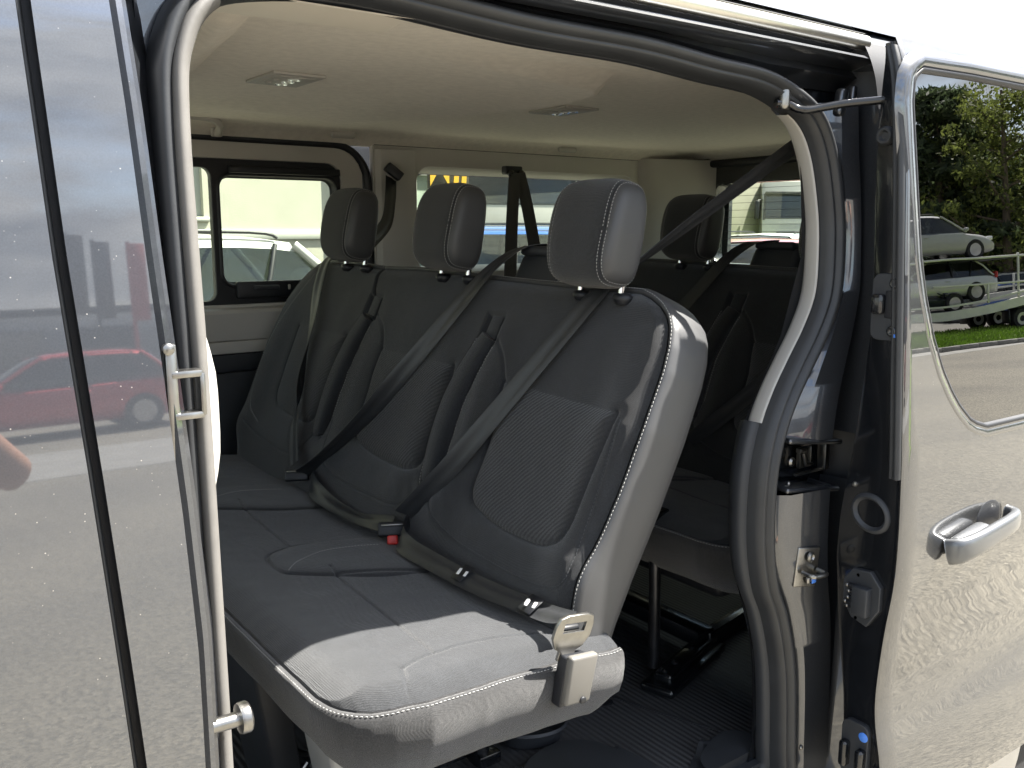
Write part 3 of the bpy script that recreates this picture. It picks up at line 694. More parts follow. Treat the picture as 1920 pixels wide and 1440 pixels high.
# front door: outer skin, folded rear edge
fd = empty('front_door', (0, 0, 0)); fd.parent = van; vpart(fd)
skin_panel('door_skin', -.30, lambda z: GAP(z) - .0065, .42, 1.925, 0, PAINT, 90, 6, parent=fd, lip=.02)
o = plate('door_window_frame', [(-1.05, .42), (-.3005, .42), (-.3005, 1.86), (-.62, 1.86), (-1.05, 1.20)], [[(-.36, 1.22), (-.36, 1.78), (-.60, 1.78), (-.95, 1.22)]], .03, .02, PAINT, fd)
plate('door_glass', [(-.35, 1.21), (-.35, 1.79), (-.61, 1.79), (-.97, 1.21)], [], .034, .004, GLASS, fd)
V, F = sweep_xz([(GAP(z) - .006, z, skin(z)) for z in np.linspace(.42, 1.93, 40)], [(-.006, .012), (-.002, .006), (.0, .010), (.0, .03)]); mesh('edge_seal', V, F, RUBBER, fd)
# rear black strip inside the gap
skin_panel('gap_filler', lambda z: GAP(z) - .014, lambda z: GAP(z) + .016, .42, 1.95, .022, BLACK_PL, 60, 2)
# B pillar outer skin
skin_panel('b_pillar_skin', lambda z: GAP(z) + .0060, lambda z: BPE(z), .42, 1.86, 0, PAINT, 90, 4, lip=.016)
# B pillar folded return: bright raised flange, dark channel
def vstrip(name, xs, ys, z0, z1, material, nz=50, parent=van, sharp=35):
    """vertical strip: xs/ys lists of functions or numbers giving its section at each height"""
    V = []; F = []; m = len(xs)
    for z in np.linspace(z0, z1, nz):
        for x, y in zip(xs, ys): V.append((x(z) if callable(x) else x, y(z) if callable(y) else y, z))
    for i in range(nz - 1):
        for k in range(m - 1): F.append((i * m + k, i * m + k + 1, (i + 1) * m + k + 1, (i + 1) * m + k))
    return mesh(name, V, F, material, parent, True, sharp=sharp)
b0 = lambda z: BPE(z)
vstrip('b_pillar_flange', [lambda z: b0(z) + .0005, lambda z: b0(z) + .004, lambda z: b0(z) + .010, lambda z: b0(z) + .016, lambda z: b0(z) + .018, lambda z: b0(z) + .022, lambda z: b0(z) + .024, lambda z: b0(z) + .036, lambda z: b0(z) + .050],
       [lambda z: skin(z) + .004, lambda z: skin(z) + .018, lambda z: skin(z) + .014, lambda z: skin(z) + .016, lambda z: skin(z) + .024, lambda z: skin(z) + .024, lambda z: skin(z) + .045, lambda z: skin(z) + .060, lambda z: skin(z) + .080], .45, 1.84, PAINT_JAMB)

# door opening curve (inner edge of the seal), clockwise seen from outside
OPEN = smooth_path([(0.312, 0.620, 0), (0.312, 1.000, 0), (0.310, 1.300, 0), (0.308, 1.550, 0), (0.309, 1.700, 0), (0.318, 1.765, 0), (0.345, 1.808, 0), (0.400, 1.832, 0), (0.520, 1.843, 0), (0.757, 1.828, 0), (0.970, 1.824, 0), (1.120, 1.812, 0), (1.240, 1.804, 0), (1.324, 1.780, 0), (1.369, 1.752, 0), (1.396, 1.705, 0),
                    (1.414, 1.630, 0), (1.420, 1.562, 0), (1.412, 1.470, 0), (1.384, 1.410, 0), (1.342, 1.352, 0), (1.306, 1.300, 0), (1.278, 1.245, 0), (1.260, 1.180, 0), (1.254, 1.110, 0), (1.258, 1.020, 0), (1.277, 0.940, 0), (1.306, 0.880, 0), (1.331, 0.800, 0), (1.344, 0.720, 0), (1.352, 0.600, 0), (1.350, 0.545, 0), (1.290, 0.512, 0), (1.240, 0.505, 0),
                    (0.800, 0.505, 0), (0.400, 0.505, 0), (0.335, 0.515, 0), (0.313, 0.550, 0)], 6, True)[:, :2]
def oy(z): return max(0, skin(z) - .02) * .9
OP3 = [(x, z, oy(z)) for x, z in OPEN]
V, F = sweep_xz(OP3, [(-.002, .112), (.001, .086), (.003, .079), (.007, .072), (.0105, .069), (.0125, .0725), (.0137, .070), (.017, .063), (.022, .0595), (.027, .061), (.031, .068), (.033, .080), (.034, .098)], closed=True)
mesh('door_seal', V, F, RUBBER, van)
i0 = [i for i, (x, z) in enumerate(OPEN) if x < .372 and z > .60 and z < 1.816]
i0 = sorted(i0); pth = [OP3[i] for i in i0]
V, F = sweep_xz(pth, [(-.004, .10), (-.003, .072), (.001, .062), (.007, .056), (.0135, .057), (.0165, .064), (.0165, .078)])
mesh('sunlit_seal_strip', V, F, RUBBER_LIT, van)  # lighter strip paints sunlight onto the front run of the seal
def opx(z):                                    # right edge of the opening at height z
    c = [(x, zz) for x, zz in OPEN if x > 1.15 and .52 < zz < 1.77]; c.sort(key=lambda q: q[1]); return float(np.interp(z, [q[1] for q in c], [q[0] for q in c]))
# right jamb: painted rear side of the opening
jA = lambda z: opx(min(z, 1.70)) + .029
def frac(a): return lambda z: jA(z) + (1.510 - jA(z)) * a
jy = lambda d: (lambda z: d + oy(z))
vstrip('jamb_panel', [jA, lambda z: jA(z) + .012, frac(.22), frac(.30), frac(.62), frac(.70), frac(.74), frac(.90), lambda z: 1.497, lambda z: 1.500], [jy(.105), jy(.095), jy(.088), jy(.072), jy(.056), jy(.066), jy(.115), jy(.125), jy(.10), lambda z: skin(z)], 1.205, 1.80, PAINT_JAMB, 70)
vstrip('jamb_lower_panel', [jA, lambda z: jA(z) + .010, frac(.10), frac(.18), frac(.60), frac(.70), frac(.74), frac(.90), lambda z: 1.497, lambda z: 1.500], [jy(.105), jy(.095), jy(.075), jy(.062), jy(.048), jy(.062), jy(.12), jy(.13), jy(.10), lambda z: skin(z)], .47, 1.115, PAINT_JAMB, 70)
vstrip('jamb_recess', [jA, frac(.2), frac(.60), lambda z: 1.50], [jy(.115), jy(.122), jy(.124), jy(.12)], 1.10, 1.22, BLACK_GLOSS, 8)
for (z, nm) in ((1.204, 'jamb_ledge'), (1.114, 'jamb_ledge')):
    rbox(nm, (.16, .05, .010), (1.395, .088, z), PAINT_JAMB, van, .004, 2, rot=(R(6), R(8), 0))
skin_panel('rear_side_skin', 1.500, 3.06, .45, 1.975, 0, PAINT, 60, 10)
skin_panel('corner_filler', 1.480, 1.560, 1.70, 1.902, -.0035, BLACK_PL, 20, 2)
skin_panel('quarter_corner', 1.3, 1.503, .40, .475, 0, PAINT, 6, 2)
mesh('b_pillar_infill', [(.235, .125, 1.60), (.30, .125, 1.60), (.315, .125, 1.76), (.35, .125, 1.815), (.40, .125, 1.84), (.50, .125, 1.853), (.50, .125, 1.90), (.235, .125, 1.90)], [tuple(range(8))], PAINT_JAMB, van, False)
vstrip('jamb_infill', [lambda z: jA(z) - .03, lambda z: 1.56], [.135, .135], .48, 1.84, BLACK_GLOSS, 10)
# small dents pressed in the upper jamb corner
for (x, z, w, h, a) in ((1.455, 1.80, .022, .05, 8), (1.482, 1.79, .014, .085, 6)):
    V, F = rbox_data((w, .02, h), .008, 3, (x, .098, z), (0, R(a), 0)); mesh('pressed_rib', V, F, PAINT_JAMB, van)
# top of the opening
def hstrip(name, x0, x1, prof, material, parent=van, nx=20, dz=lambda x: 0, sharp=30):
    V = []; F = []; m = len(prof)
    for i in range(nx + 1):
        x = x0 + (x1 - x0) * i / nx
        for (y, z) in prof: V.append((x, y, z + dz(x)))
    for i in range(nx):
        for k in range(m - 1): F.append((i * m + k, i * m + k + 1, (i + 1) * m + k + 1, (i + 1) * m + k))
    return mesh(name, V, F, material, parent, True, sharp=sharp)
def topz(x):
    c = [(xx, zz) for xx, zz in OPEN if zz > 1.74 and .35 < xx < 1.35]; c.sort(); return float(np.interp(x, [q[0] for q in c], [q[1] for q in c]))
HZ = lambda x: 0.010 * math.cos((x - .6) * 1.2)
vv = []; ff = []
xs = np.linspace(.26, 1.50, 50)
for x in xs:
    t = topz(min(max(x, .42), 1.24)) + .031; top = 1.872 + HZ(x) * .6
    for (y, z) in ((.130, t - .012), (.118, t + .002), (.098, t + .006 if False else t * .75 + top * .25), (.110, t * .4 + top * .6), (.092, top - .012), (.070, top - .008), (.064, top - .003), (.070, top + .002), (.102, top + .006), (.118, top + .012), (.122, top + .035)): vv.append((x, y, z))
m = 11
for i in range(len(xs) - 1):
    for k in range(m - 1): ff.append((i * m + k, i * m + k + 1, (i + 1) * m + k + 1, (i + 1) * m + k))
mesh('roof_channel', vv, ff, PAINT_JAMB, van, True, sharp=30)
tube('rail_cover', [(x, .083, 1.897 + HZ(x)) for x in np.linspace(.20, 1.495, 30)], .0125, TRIMSAT, van, 16)
hstrip('rail_lower_lip', .22, 1.47, [(.094, 1.879), (.088, 1.884), (.100, 1.888)], DGREY_PL, dz=HZ)
hstrip('drip_seal', .18, 1.505, [(.130, 1.905), (.094, 1.909), (.090, 1.915), (.098, 1.921), (.13, 1.922)], RUBBER, dz=HZ)
# roof and the strip of side above the opening
def roofz(y): return 1.972 + .018 * math.sin(math.pi * (y - .1) / 1.75)
prof = [(.090, 1.922), (.094, 1.931), (.108, 1.944), (.135, 1.957), (.18, 1.967), (.30, 1.975)] + [(y, roofz(y) + .004) for y in (.5, .8, 1.0, 1.2, 1.5)] + [(1.70, 1.97), (1.80, 1.955), (1.84, 1.93)]
hstrip('roof', -1.3, 3.05, prof, PAINT, nx=60, dz=lambda x: HZ(x) if -.5 < x < 1.6 else HZ(-.5 if x < 0 else 1.6), sharp=60)
V, F = skin_panel.__defaults__ and ([], [])
skin_panel('upper_side_front', -.6, .18, 1.86, 1.93, 0.003, PAINT, 8, 4)
# far side outer skin with window apertures
plate('far_side_skin', [(-1.2, .45), (3.05, .45), (3.05, 1.93), (-1.2, 1.93)], [rrect(-.15, 1.30, 1.40, 1.815, .06), rrect(1.56, 1.38, 2.70, 1.83, .07), [(-.30, 1.2), (-.30, 1.80), (-.75, 1.80), (-1.05, 1.2)]], 1.925, .02, PAINT, van)
plate('rear_skin', [(.03, .45), (1.93, .45), (1.93, 1.95), (.03, 1.95)], [rrect(.26, 1.40, 1.70, 1.79, .06)], 3.06, .02, PAINT, van, plane='YZ')
# floor, underside, front structure
rbox('floor_pan', (4.2, 1.76, .05), (.95, .98, .515), BLACK_PL, van, .004, 1)
o = rbox('rubber_floor_mat', (4.0, 1.70, .008), (1.0, .995, .5465), FLOOR, van, .002, 1); o['label'] = 'black rubber floor mat with fine ribs across the van'
tube('mat_seam', [(1.27, .60, .5515), (1.33, .40, .5515), (1.42, .16, .5515)], .0018, BLACK_PL, van, 6)
lathe('floor_plug', [(.017, -.002), (.0175, .001), (.014, .0028), (.004, .003)], 'Z', (1.274, .481, .5508), BLACK_PL, van)
rbox('sill', (1.30, .13, .14), (.80, .075, .43), PAINT_JAMB, van, .02, 3)
# threshold covers
def cover(name, pts, z, th, material):
    bm = bmesh.new(); vs = [bm.verts.new((x, y, z)) for x, y in pts]; f = bm.faces.new(vs)
    if f.normal.z < 0: f.normal_flip()
    r = bmesh.ops.extrude_face_region(bm, geom=[f]); up = [g for g in r['geom'] if isinstance(g, bmesh.types.BMVert)]
    for v_ in up: v_.co.z += th
    bmesh.ops.bevel(bm, geom=[e for e in bm.edges if all(v_ in up for v_ in e.verts)], offset=th * .7, segments=4, affect='EDGES')
    bm.normal_update(); me = bpy.data.meshes.new(name); bm.to_mesh(me); bm.free(); o = newobj(name, me, van, material); me.shade_smooth(); me.set_sharp_from_angle(angle=R(60)); return o
cA = smooth_path([(.86, .12, 0), (.88, .30, 0), (.95, .375, 0), (1.02, .405, 0), (1.09, .40, 0), (1.14, .36, 0), (1.155, .30, 0), (1.165, .22, 0), (1.18, .12, 0)], 5)
cover('threshold_cover', [(p[0], p[1]) for p in cA], .551, .022, DGREY_PL)
cB = smooth_path([(1.20, .12, 0), (1.23, .19, 0), (1.30, .225, 0), (1.36, .235, 0), (1.40, .21, 0), (1.41, .15, 0), (1.40, .12, 0)], 5)
cover('threshold_cover', [(p[0], p[1]) for p in cB], .551, .026, DGREY_PL)
# oval well in the floor by the bench leg
V = []; F = []
for (sx, sy, z) in ((.075, .052, .552), (.071, .048, .557), (.067, .044, .552), (.060, .038, .515), (.0, .0, .512)):
    for k in range(32):
        a = 2 * math.pi * k / 32; c, s = math.cos(R(-20)), math.sin(R(-20)); x, y = sx * math.cos(a), sy * math.sin(a); V.append((1.050 + x * c - y * s, .455 + x * s + y * c, z))
for i in range(4):
    for k in range(32): F.append((i * 32 + k, i * 32 + (k + 1) % 32, (i + 1) * 32 + (k + 1) % 32, (i + 1) * 32 + k))
# raise the well a little as a rim cup so that it reads above the mat
V = [(x, y, z + (.035 if z > .545 else .042)) for x, y, z in V]
mesh('floor_cup', V, F, DGREY_PL, van, True, sharp=40)
# underbody front, bonnet, windscreen
hstrip('bonnet', -2.3, -1.85, [(.15, 1.02), (.3, 1.12), (1.0, 1.16), (1.6, 1.12), (1.78, 1.02)], PAINT, nx=6)
mesh('front_wings', [(-2.45, .1, .4), (-1.3, .02, .4), (-1.3, .0, 1.1), (-2.3, .12, 1.02), (-2.45, 1.85, .4), (-1.3, 1.93, .4), (-1.3, 1.95, 1.1), (-2.3, 1.78, 1.02)], [(0, 1, 2, 3), (4, 7, 6, 5), (0, 3, 7, 4)], PAINT, van, False)
mesh('scuttle', [(-1.3, 0, 1.1), (-1.85, .15, 1.02), (-1.85, 1.78, 1.02), (-1.3, 1.95, 1.1), (-1.85, .3, 1.13), (-1.85, 1.6, 1.13)], [(0, 1, 4), (3, 5, 2), (0, 4, 5, 3)], BLACK_PL, van, False)
mesh('windscreen', [(-1.84, .2, 1.14), (-1.84, 1.7, 1.14), (-1.2, 1.6, 1.93), (-1.2, .3, 1.93)], [(0, 1, 2, 3)], GLASS, van, False)
rbox('cab_bulkhead', (.06, 1.7, .55), (-1.32, .97, .82), BLACK_PL, van, .02)
rbox('front_side_lower', (.95, .03, .1), (-.75, .05, .40), BLACK_PL, van, .01)
for (x, y) in ((-1.62, .15), (-1.62, 1.78), (2.08, .15), (2.08, 1.78)):
    w = lathe('wheel', [(.20, -.11), (.33, -.11), (.345, -.08), (.345, .08), (.33, .11), (.20, .11)], 'Y', (x, y, .345), TYRE, van, 40)
    vpart(w) if False else None
    lathe('rim', [(.06, -.118), (.19, -.112), (.205, -.112), (.205, .112), (.19, .112), (.06, .118)], 'Y', (x, y, .345), RIM, w, 32)

# ---- interior
# headliner as a height field
nx, ny = 820, 200
X, Y = np.meshgrid(np.linspace(-1.1, 3.0, nx), np.linspace(.13, 1.86, ny), indexing='ij')
Z = 1.887 + .006 * np.sin(np.pi * (Y - .13) / 1.73)
Z -= .050 * np.clip((.26 - Y) / .12, 0, 1) ** 1.6 + .040 * np.clip((Y - 1.74) / .10, 0, 1) ** 2.0
Z -= .035 * np.clip((X - 2.86) / .12, 0, 1) ** 1.5
# raised step: front section sits lower than the rear one, with a rounded shoulder
edge_x = np.interp(Y, [.13, .50, .60, .66, .75, .80, .93, 1.20, 1.40, 1.50, 1.60, 1.86], [1.30, 1.30, 1.335, 1.39, 1.415, 1.425, 1.41, 1.36, 1.22, 1.16, 1.15, 1.15])
d = X - edge_x
m_ = np.clip((Y - .50) / .10, 0, 1) * np.clip((1.56 - Y) / .10, 0, 1)
Z -= .026 * m_ * (1 / (1 + np.exp(np.clip(d, -.3, .3) / .004))) * np.clip(1 - (-d) / .45, 0, 1)
d2 = X - np.interp(Y, [.4, .59, 1.02, 1.3], [.50, .535, .60, .66])
Z -= .018 * np.exp(-((d2 + .02) / .03) ** 2) * np.clip((Y - .40) / .08, 0, 1) * np.clip((1.15 - Y) / .1, 0, 1) * (d2 < .012)
Z += .0012 * coarse_noise(X, Y, 5, 2, -1.2, 3.1, 0, 2)
V = np.stack([X, Y, Z], -1).reshape(-1, 3)
hl = fast_mesh('headliner', V, gridfaces(nx, ny)[:, ::-1], HEADL, van)
hl['label'] = 'beige felt headliner with a folded step across it'
rbox('roof_duct', (1.6, .17, .020), (-.16, .225, 1.860), mat('pale_duct_plastic', (.66, .62, .55), rough=.5, var=.03), van, .009, 4, rot=(R(-4), 0, R(-3)))
tube('near_edge_trim', [(x, .135, topz(min(max(x, .42), 1.24)) + .004) for x in np.linspace(.30, 1.36, 30)], .007, BLACK_PL, van, 8)
# reading lights
for (x, y, rz, z) in ((.800, .985, 0, 1.890), (1.600, 1.040, 0, 1.890)):
    V, F = rbox_data((.115, .155, .006), .002, 3, (0, 0, 0)); r = mesh('reading_light', V, F, CREAM_D, hl); r.location = (x, y, z)
    V, F = rbox_data((.085, .115, .004), .0015, 2, (0, 0, -.003)); mesh('bezel', V, F, CREAM, r, True, sharp=40)
    for k in (-1, 0, 1):
        V, F = lathe_data([(.0145, -.004), (.0135, -.0065), (.010, -.0055), (.004, -.008)], 'Z', (.005, .034 * k, 0), 20); mesh('lens', V, F, LAMP_LENS, r)
    for k in (-1, 1):
        V, F = rbox_data((.012, .012, .004), .0015, 1, (-.030, .02 * k, -.006)); mesh('switch', V, F, CREAM_D, r)
# headliner side cove, grab handle and hook pads (far side)
hstrip('side_cove', -.6, 2.98, [(1.775, 1.898), (1.80, 1.893), (1.825, 1.880), (1.838, 1.862), (1.840, 1.852)], HEADL, nx=40)
g = tube('grab_handle', smooth_path([(.62, 1.80, 1.868), (.63, 1.755, 1.872), (.66, 1.745, 1.888), (.75, 1.745, 1.893), (.86, 1.745, 1.893), (.905, 1.745, 1.886), (.925, 1.76, 1.868), (.93, 1.80, 1.855)], 6), .0105, CREAM_D, van, 12, flat=1.25)
V, F = rbox_data((.035, .015, .030), .006, 3, (.932, 1.812, 1.860)); mesh('mount', V, F, CREAM_D, g)
for (x, y) in ((1.325, 1.803), (2.24, 1.803)):
    V, F = rbox_data((.085, .020, .038), .012, 4, (x, y - .008, 1.880), (R(-25), 0, 0)); mesh('hook_cover', V, F, CREAM_D, van)
# far wall trim
plate('side_trim', [(1.452, .56), (2.96, .56), (2.96, 1.850), (1.452, 1.850)], [rrect(1.612, 1.43, 2.630, 1.792, .055)], 1.845, .020, CREAM_D, van, bevel=.002)
vq, fq = sweep_xz([(x, z) for x, z in rrect(1.612, 1.43, 2.630, 1.792, .055, 8)][::-1], [(0.0, 1.838), (-.004, 1.842), (-.014, 1.86), (-.022, 1.905)], closed=True); mesh('window_reveal', vq, fq, CREAM, van)
plate('quarter_window_mask', rrect(1.60, 1.40, 2.66, 1.80, .06), [rrect(1.632, 1.44, 2.612, 1.768, .05)], 1.907, .003, BLACK_PL, van)
plate('quarter_window', rrect(1.60, 1.40, 2.66, 1.80, .06), [], 1.912, .004, GLASS, van)
# far sliding door: trims, black window frame with a sliding pane
fs = empty('far_sliding_door', (0, 0, 0)); fs.parent = van; vpart(fs)
plate('door_trim', [(-.25, 1.245)] + [(1.418, 1.245)] + rrect(-.25, 1.245, 1.418, 1.846, .12)[8:22] , [rrect(-.10, 1.350, 1.345, 1.790, .055)], 1.855, .014, CREAM_D, fs, bevel=.003)
vq, fq = sweep_xz([(1.437, .60), (1.437, 1.0)] + [(1.437 - .12 + .12 * math.cos(R(a)), 1.846 - .12 + .12 * math.sin(R(a))) for a in range(0, 91, 10)] + [(.9, 1.848), (-.28, 1.848)], [(-.013, 1.858), (-.010, 1.838), (0, 1.832), (.010, 1.838), (.013, 1.86)])
mesh('door_seal', vq, fq, BLACK_PL, fs)
plate('window_frame', rrect(-.10, 1.350, 1.347, 1.792, .055), [rrect(.10, 1.362, .926, 1.764, .03), rrect(.940, 1.405, 1.333, 1.745, .05)], 1.872, .024, BLACK_PL, fs, bevel=.003)
vq, fq = sweep_xz([(x, z) for x, z in rrect(.935, 1.40, 1.338, 1.752, .05, 8)][::-1], [(0, 1.862), (-.003, 1.852), (-.009, 1.850), (-.013, 1.856), (-.0135, 1.885), (-.019, 1.888)], closed=True); mesh('sliding_pane_frame', vq, fq, BLACK_PL, fs)
rbox('upper_runner', (.36, .022, .022), (1.155, 1.848, 1.758), BLACK_PL, fs, .004, 2)
rbox('latch_bar', (.33, .026, .052), (1.145, 1.848, 1.396), BLACK_PL, fs, .006, 2)
V, F = rbox_data((.085, .012, .016), .007, 3, (1.07, 1.832, 1.402)); lh = mesh('latch_handle', V, F, DGREY_PL, fs)
rbox('latch_button', (.008, .008, .016), (1.145, 1.833, 1.402), CREAM_D, fs, .002, 1)
plate('fixed_pane', rrect(.08, 1.355, .935, 1.78, .03), [], 1.884, .004, GLASS, fs)
plate('sliding_pane', rrect(.93, 1.38, 1.345, 1.78, .03), [], 1.893, .004, GLASS, fs)
hstrip('waist_ledge', -.2, 1.42, [(1.86, 1.346), (1.842, 1.344), (1.826, 1.338), (1.820, 1.328), (1.824, 1.30), (1.835, 1.255), (1.838, 1.246)], CREAM_D, fs, nx=4)
for (z0, z1) in ((1.205, 1.242), (1.150, 1.202), (.60, 1.146)):
    rbox('lower_panel', (1.66, .02, z1 - z0), (.588, 1.842, (z0 + z1) / 2), DGREY_PL if z0 < 1.2 else CREAM_D, fs, .003, 2)
rbox('rear_lower_trim', (1.56, .03, .80), (2.22, 1.82, 1.0), DGREY_PL, van, .01, 2)
rbox('wheel_arch_trim', (.75, .28, .32), (2.1, 1.68, .70), DGREY_PL, van, .05, 4)
# C pillar shaping on the far side and D pillar
vstrip('c_pillar_trim', [1.455, 1.470, 1.50, 1.56, 1.600, 1.610], [1.836, 1.815, 1.806, 1.806, 1.816, 1.838], 1.15, 1.838, CREAM_D, 10)
vstrip('d_pillar_trim', [2.645, 2.66, 2.72, 2.82, 2.90, 2.945, 2.965], [1.838, 1.815, 1.79, 1.765, 1.74, 1.72, 1.70], .9, 1.86, CREAM_D, 20)
tube('trim_seam', [(1.455, 1.834, 1.853), (2.0, 1.834, 1.853), (2.66, 1.834, 1.853), (2.80, 1.80, 1.856), (2.95, 1.72, 1.858)], .0018, BLACK_PL, van, 6)
# tailgate
tg = empty('tailgate', (0, 0, 0)); tg.parent = van; vpart(tg)
plate('tailgate_frame', [(.10, .58), (1.84, .58), (1.84, 1.87), (.10, 1.87)], [rrect(.26, 1.435, 1.712, 1.770, .05)], 2.995, .05, BLACK_GLOSS, tg, bevel=.006, plane='YZ')
V, F = sweep_xz([(0, 1.40), (0, 1.865)], [(0, 0)]) if False else ([], [])
rbox('corner_trim', (.05, .05, .46), (2.965, 1.745, 1.64), BLACK_PL, tg, .02, 3)
rbox('header_trim', (.05, 1.55, .03), (2.97, .96, 1.845), BLACK_PL, tg, .01, 3)
rbox('inner_frame_pad', (.03, .035, .34), (2.965, 1.735, 1.66), DGREY_PL, tg, .01, 3)
plate('rear_window', rrect(.24, 1.415, 1.73, 1.79, .05), [], 3.03, .004, GLASS, tg, plane='YZ')
for k in range(11):
    z = 1.455 + k * .029; V, F = tube_data([(3.026, .27, z), (3.026, 1.70, z)], .0007, 4); mesh('defogger_wire', V, F, STEEL_D, tg, False)
# near side walls behind the opening: cream pillar trim following the seal
idx = [i for i, (x, z) in enumerate(OPEN) if x > 1.20 and z > 1.235 and z < 1.776]
pth = [OP3[i] for i in idx]
V, F = sweep_xz(pth, [(.004, .108), (-.004, .094), (-.004, .100), (-.002, .120), (.010, .135), (.05, .16), (.16, .18)]); mesh('c_pillar_trim', V, F, CREAM, van)
idx = [i for i, (x, z) in enumerate(OPEN) if x > 1.20 and z > .53 and z <= 1.245]
V, F = sweep_xz([OP3[i] for i in idx], [(.006, .108), (-.002, .10), (-.004, .13), (.02, .16), (.16, .18)]); mesh('c_pillar_lower_trim', V, F, DGREY_PL, van)
V = [(.335, .115, .95)]; V = []; F = []
zz = np.linspace(1.02, 1.56, 24)
for z in zz:
    bul = .014 * math.exp(-((z - 1.37) / .085) ** 4)
    for (x, y) in ((.300, .10), (.318 + bul * .8, .108), (.326 + bul, .13), (.322 + bul, .17), (.30, .20)): V.append((x, y, z))
for i in range(23):
    for k in range(4): F.append((i * 5 + k, i * 5 + k + 1, (i + 1) * 5 + k + 1, (i + 1) * 5 + k))
mesh('b_pillar_trim', V, F, CREAM, van)
vstrip('b_pillar_inner', [.27, .27], [.11, .20], .56, 1.84, DGREY_PL, 4)
rbox('near_side_wall', (1.50, .02, 1.30), (2.25, .17, 1.20), DGREY_PL, van, .004, 1)
mesh('near_wall_return', [(1.5, .16, .5), (1.5, .16, 1.86), (1.56, .05, 1.86), (1.56, .05, .5)], [(0, 1, 2, 3)], BLACK_PL, van, False)
# ---- hardware on the opening
def bracket():
    mb = MB()
    # B pillar latch loop
    for (z, x0) in ((1.435, .262), (1.392, .262)):
        V, F = rbox_data((.032, .018, .008), .0025, 2, (x0 + .015, .018 + .02, z)); mb.add(V, F)
    V, F = rbox_data((.006, .018, .045), .002, 2, (.292, .038, 1.4135)); mb.add(V, F)
    V, F = rbox_data((.012, .006, .13), .003, 2, (.262, .033, 1.402)); mb.add(V, F)
    V, F = lathe_data([(.006, 0), (.006, -.006), (.003, -.008)], 'Y', (.259, .032, 1.462), 12); mb.add(V, F)
    return mb
bracket().build('door_catch', METAL, van)
mb = MB()
V, F = tube_data([(.262, .030, 1.048), (.312, .030, 1.046)], .0085, 18); mb.add(V, F)
V, F = lathe_data([(.010, .309), (.0165, .310), (.0175, .313), (.0175, .320), (.016, .322), (.006, .3205)], 'X', (0, .030, 1.046), 28); mb.add(V, F)
st = mb.build('guide_pin', METAL, van)
V, F = lathe_data([(.007, .3215), (.006, .3225)], 'X', (0, .024, 1.050), 10); mesh('marker_dab', V, F, BLUE_PR, st)
# striker on the lower jamb
mb = MB()
V, F = rbox_data((.050, .006, .075), .006, 3, (1.368, .104, .975), (R(0), R(6), R(-14))); mb.add(V, F)
V, F = tube_data(smooth_path([(1.352, .100, .968), (1.350, .078, .968), (1.358, .074, .968), (1.376, .070, .968), (1.384, .074, .968), (1.388, .094, .968)], 4), .0045, 10); mb.add(V, F)
for z in (.995, .952):
    V, F = lathe_data([(.010, -.004), (.010, -.007), (.006, -.009), (.004, -.006)], 'Y', (1.370, .102, z), 16); mb.add(V, F)
mb.V = [(x, y - .050, z) for x, y, z in mb.V]
stk = mb.build('striker', METAL, van)
V, F = rbox_data((.012, .002, .010), .0005, 1, (1.378, .043, .950)); mesh('marker_dab', V, F, BLUE_PR, stk)
# roller bracket in the recess
mb = MB()
for (sz, lc_) in (((.035, .010, .040), (1.425, .112, 1.160)), ((.014, .02, .055), (1.475, .105, 1.158)), ((.10, .008, .006), (1.44, .105, 1.132)), ((.020, .012, .010), (1.402, .102, 1.178))):
    V, F = rbox_data(sz, .003, 2, lc_); mb.add(V, F)
V, F = lathe_data([(.009, 0), (.009, -.006), (.005, -.009)], 'Y', (1.382, .112, 1.158), 16); mb.add(V, F)
V, F = tube_data([(1.405, .10, 1.172), (1.412, .098, 1.150), (1.43, .096, 1.150)], .003, 8); mb.add(V, F)
mb.build('jamb_latch', METAL, van)
rbox('jamb_label_plate', (.006, .020, .055), (1.305, .088, .965), DGREY_PL, van, .001, 1)
for (x, y, z) in ((1.36, .075, 1.10), (1.40, .066, .60), (1.345, .085, 1.128)):
    V, F = lathe_data([(.005, 0), (.004, -.003), (.001, -.004)], 'Y', (x, y, z), 12); mesh('screw', V, F, METAL, van)

# ------------------------------------------------------------------ near sliding door, slid open
sd = empty('sliding_door', (0, 0, 0)); sd.parent = van; vpart(sd)
DY = -.100; DX = 1.405; DXE = 2.52
pane = rrect(DX + .034, 1.222, DXE - .06, 1.838, [.10, .05, .045, .17], 12)
# lower-left corner of the glass is long and slanted
pane = [(x, z) for x, z in pane]
def pane_left(z): return float(np.interp(z, [1.218, 1.225, 1.24, 1.27, 1.30, 1.34, 1.40, 1.47, 1.53, 1.62, 1.78, 1.815, 1.83, 1.838], [1.70, 1.662, 1.625, 1.585, 1.556, 1.525, 1.492, 1.466, 1.450, 1.438, 1.418, 1.422, 1.433, 1.455]))
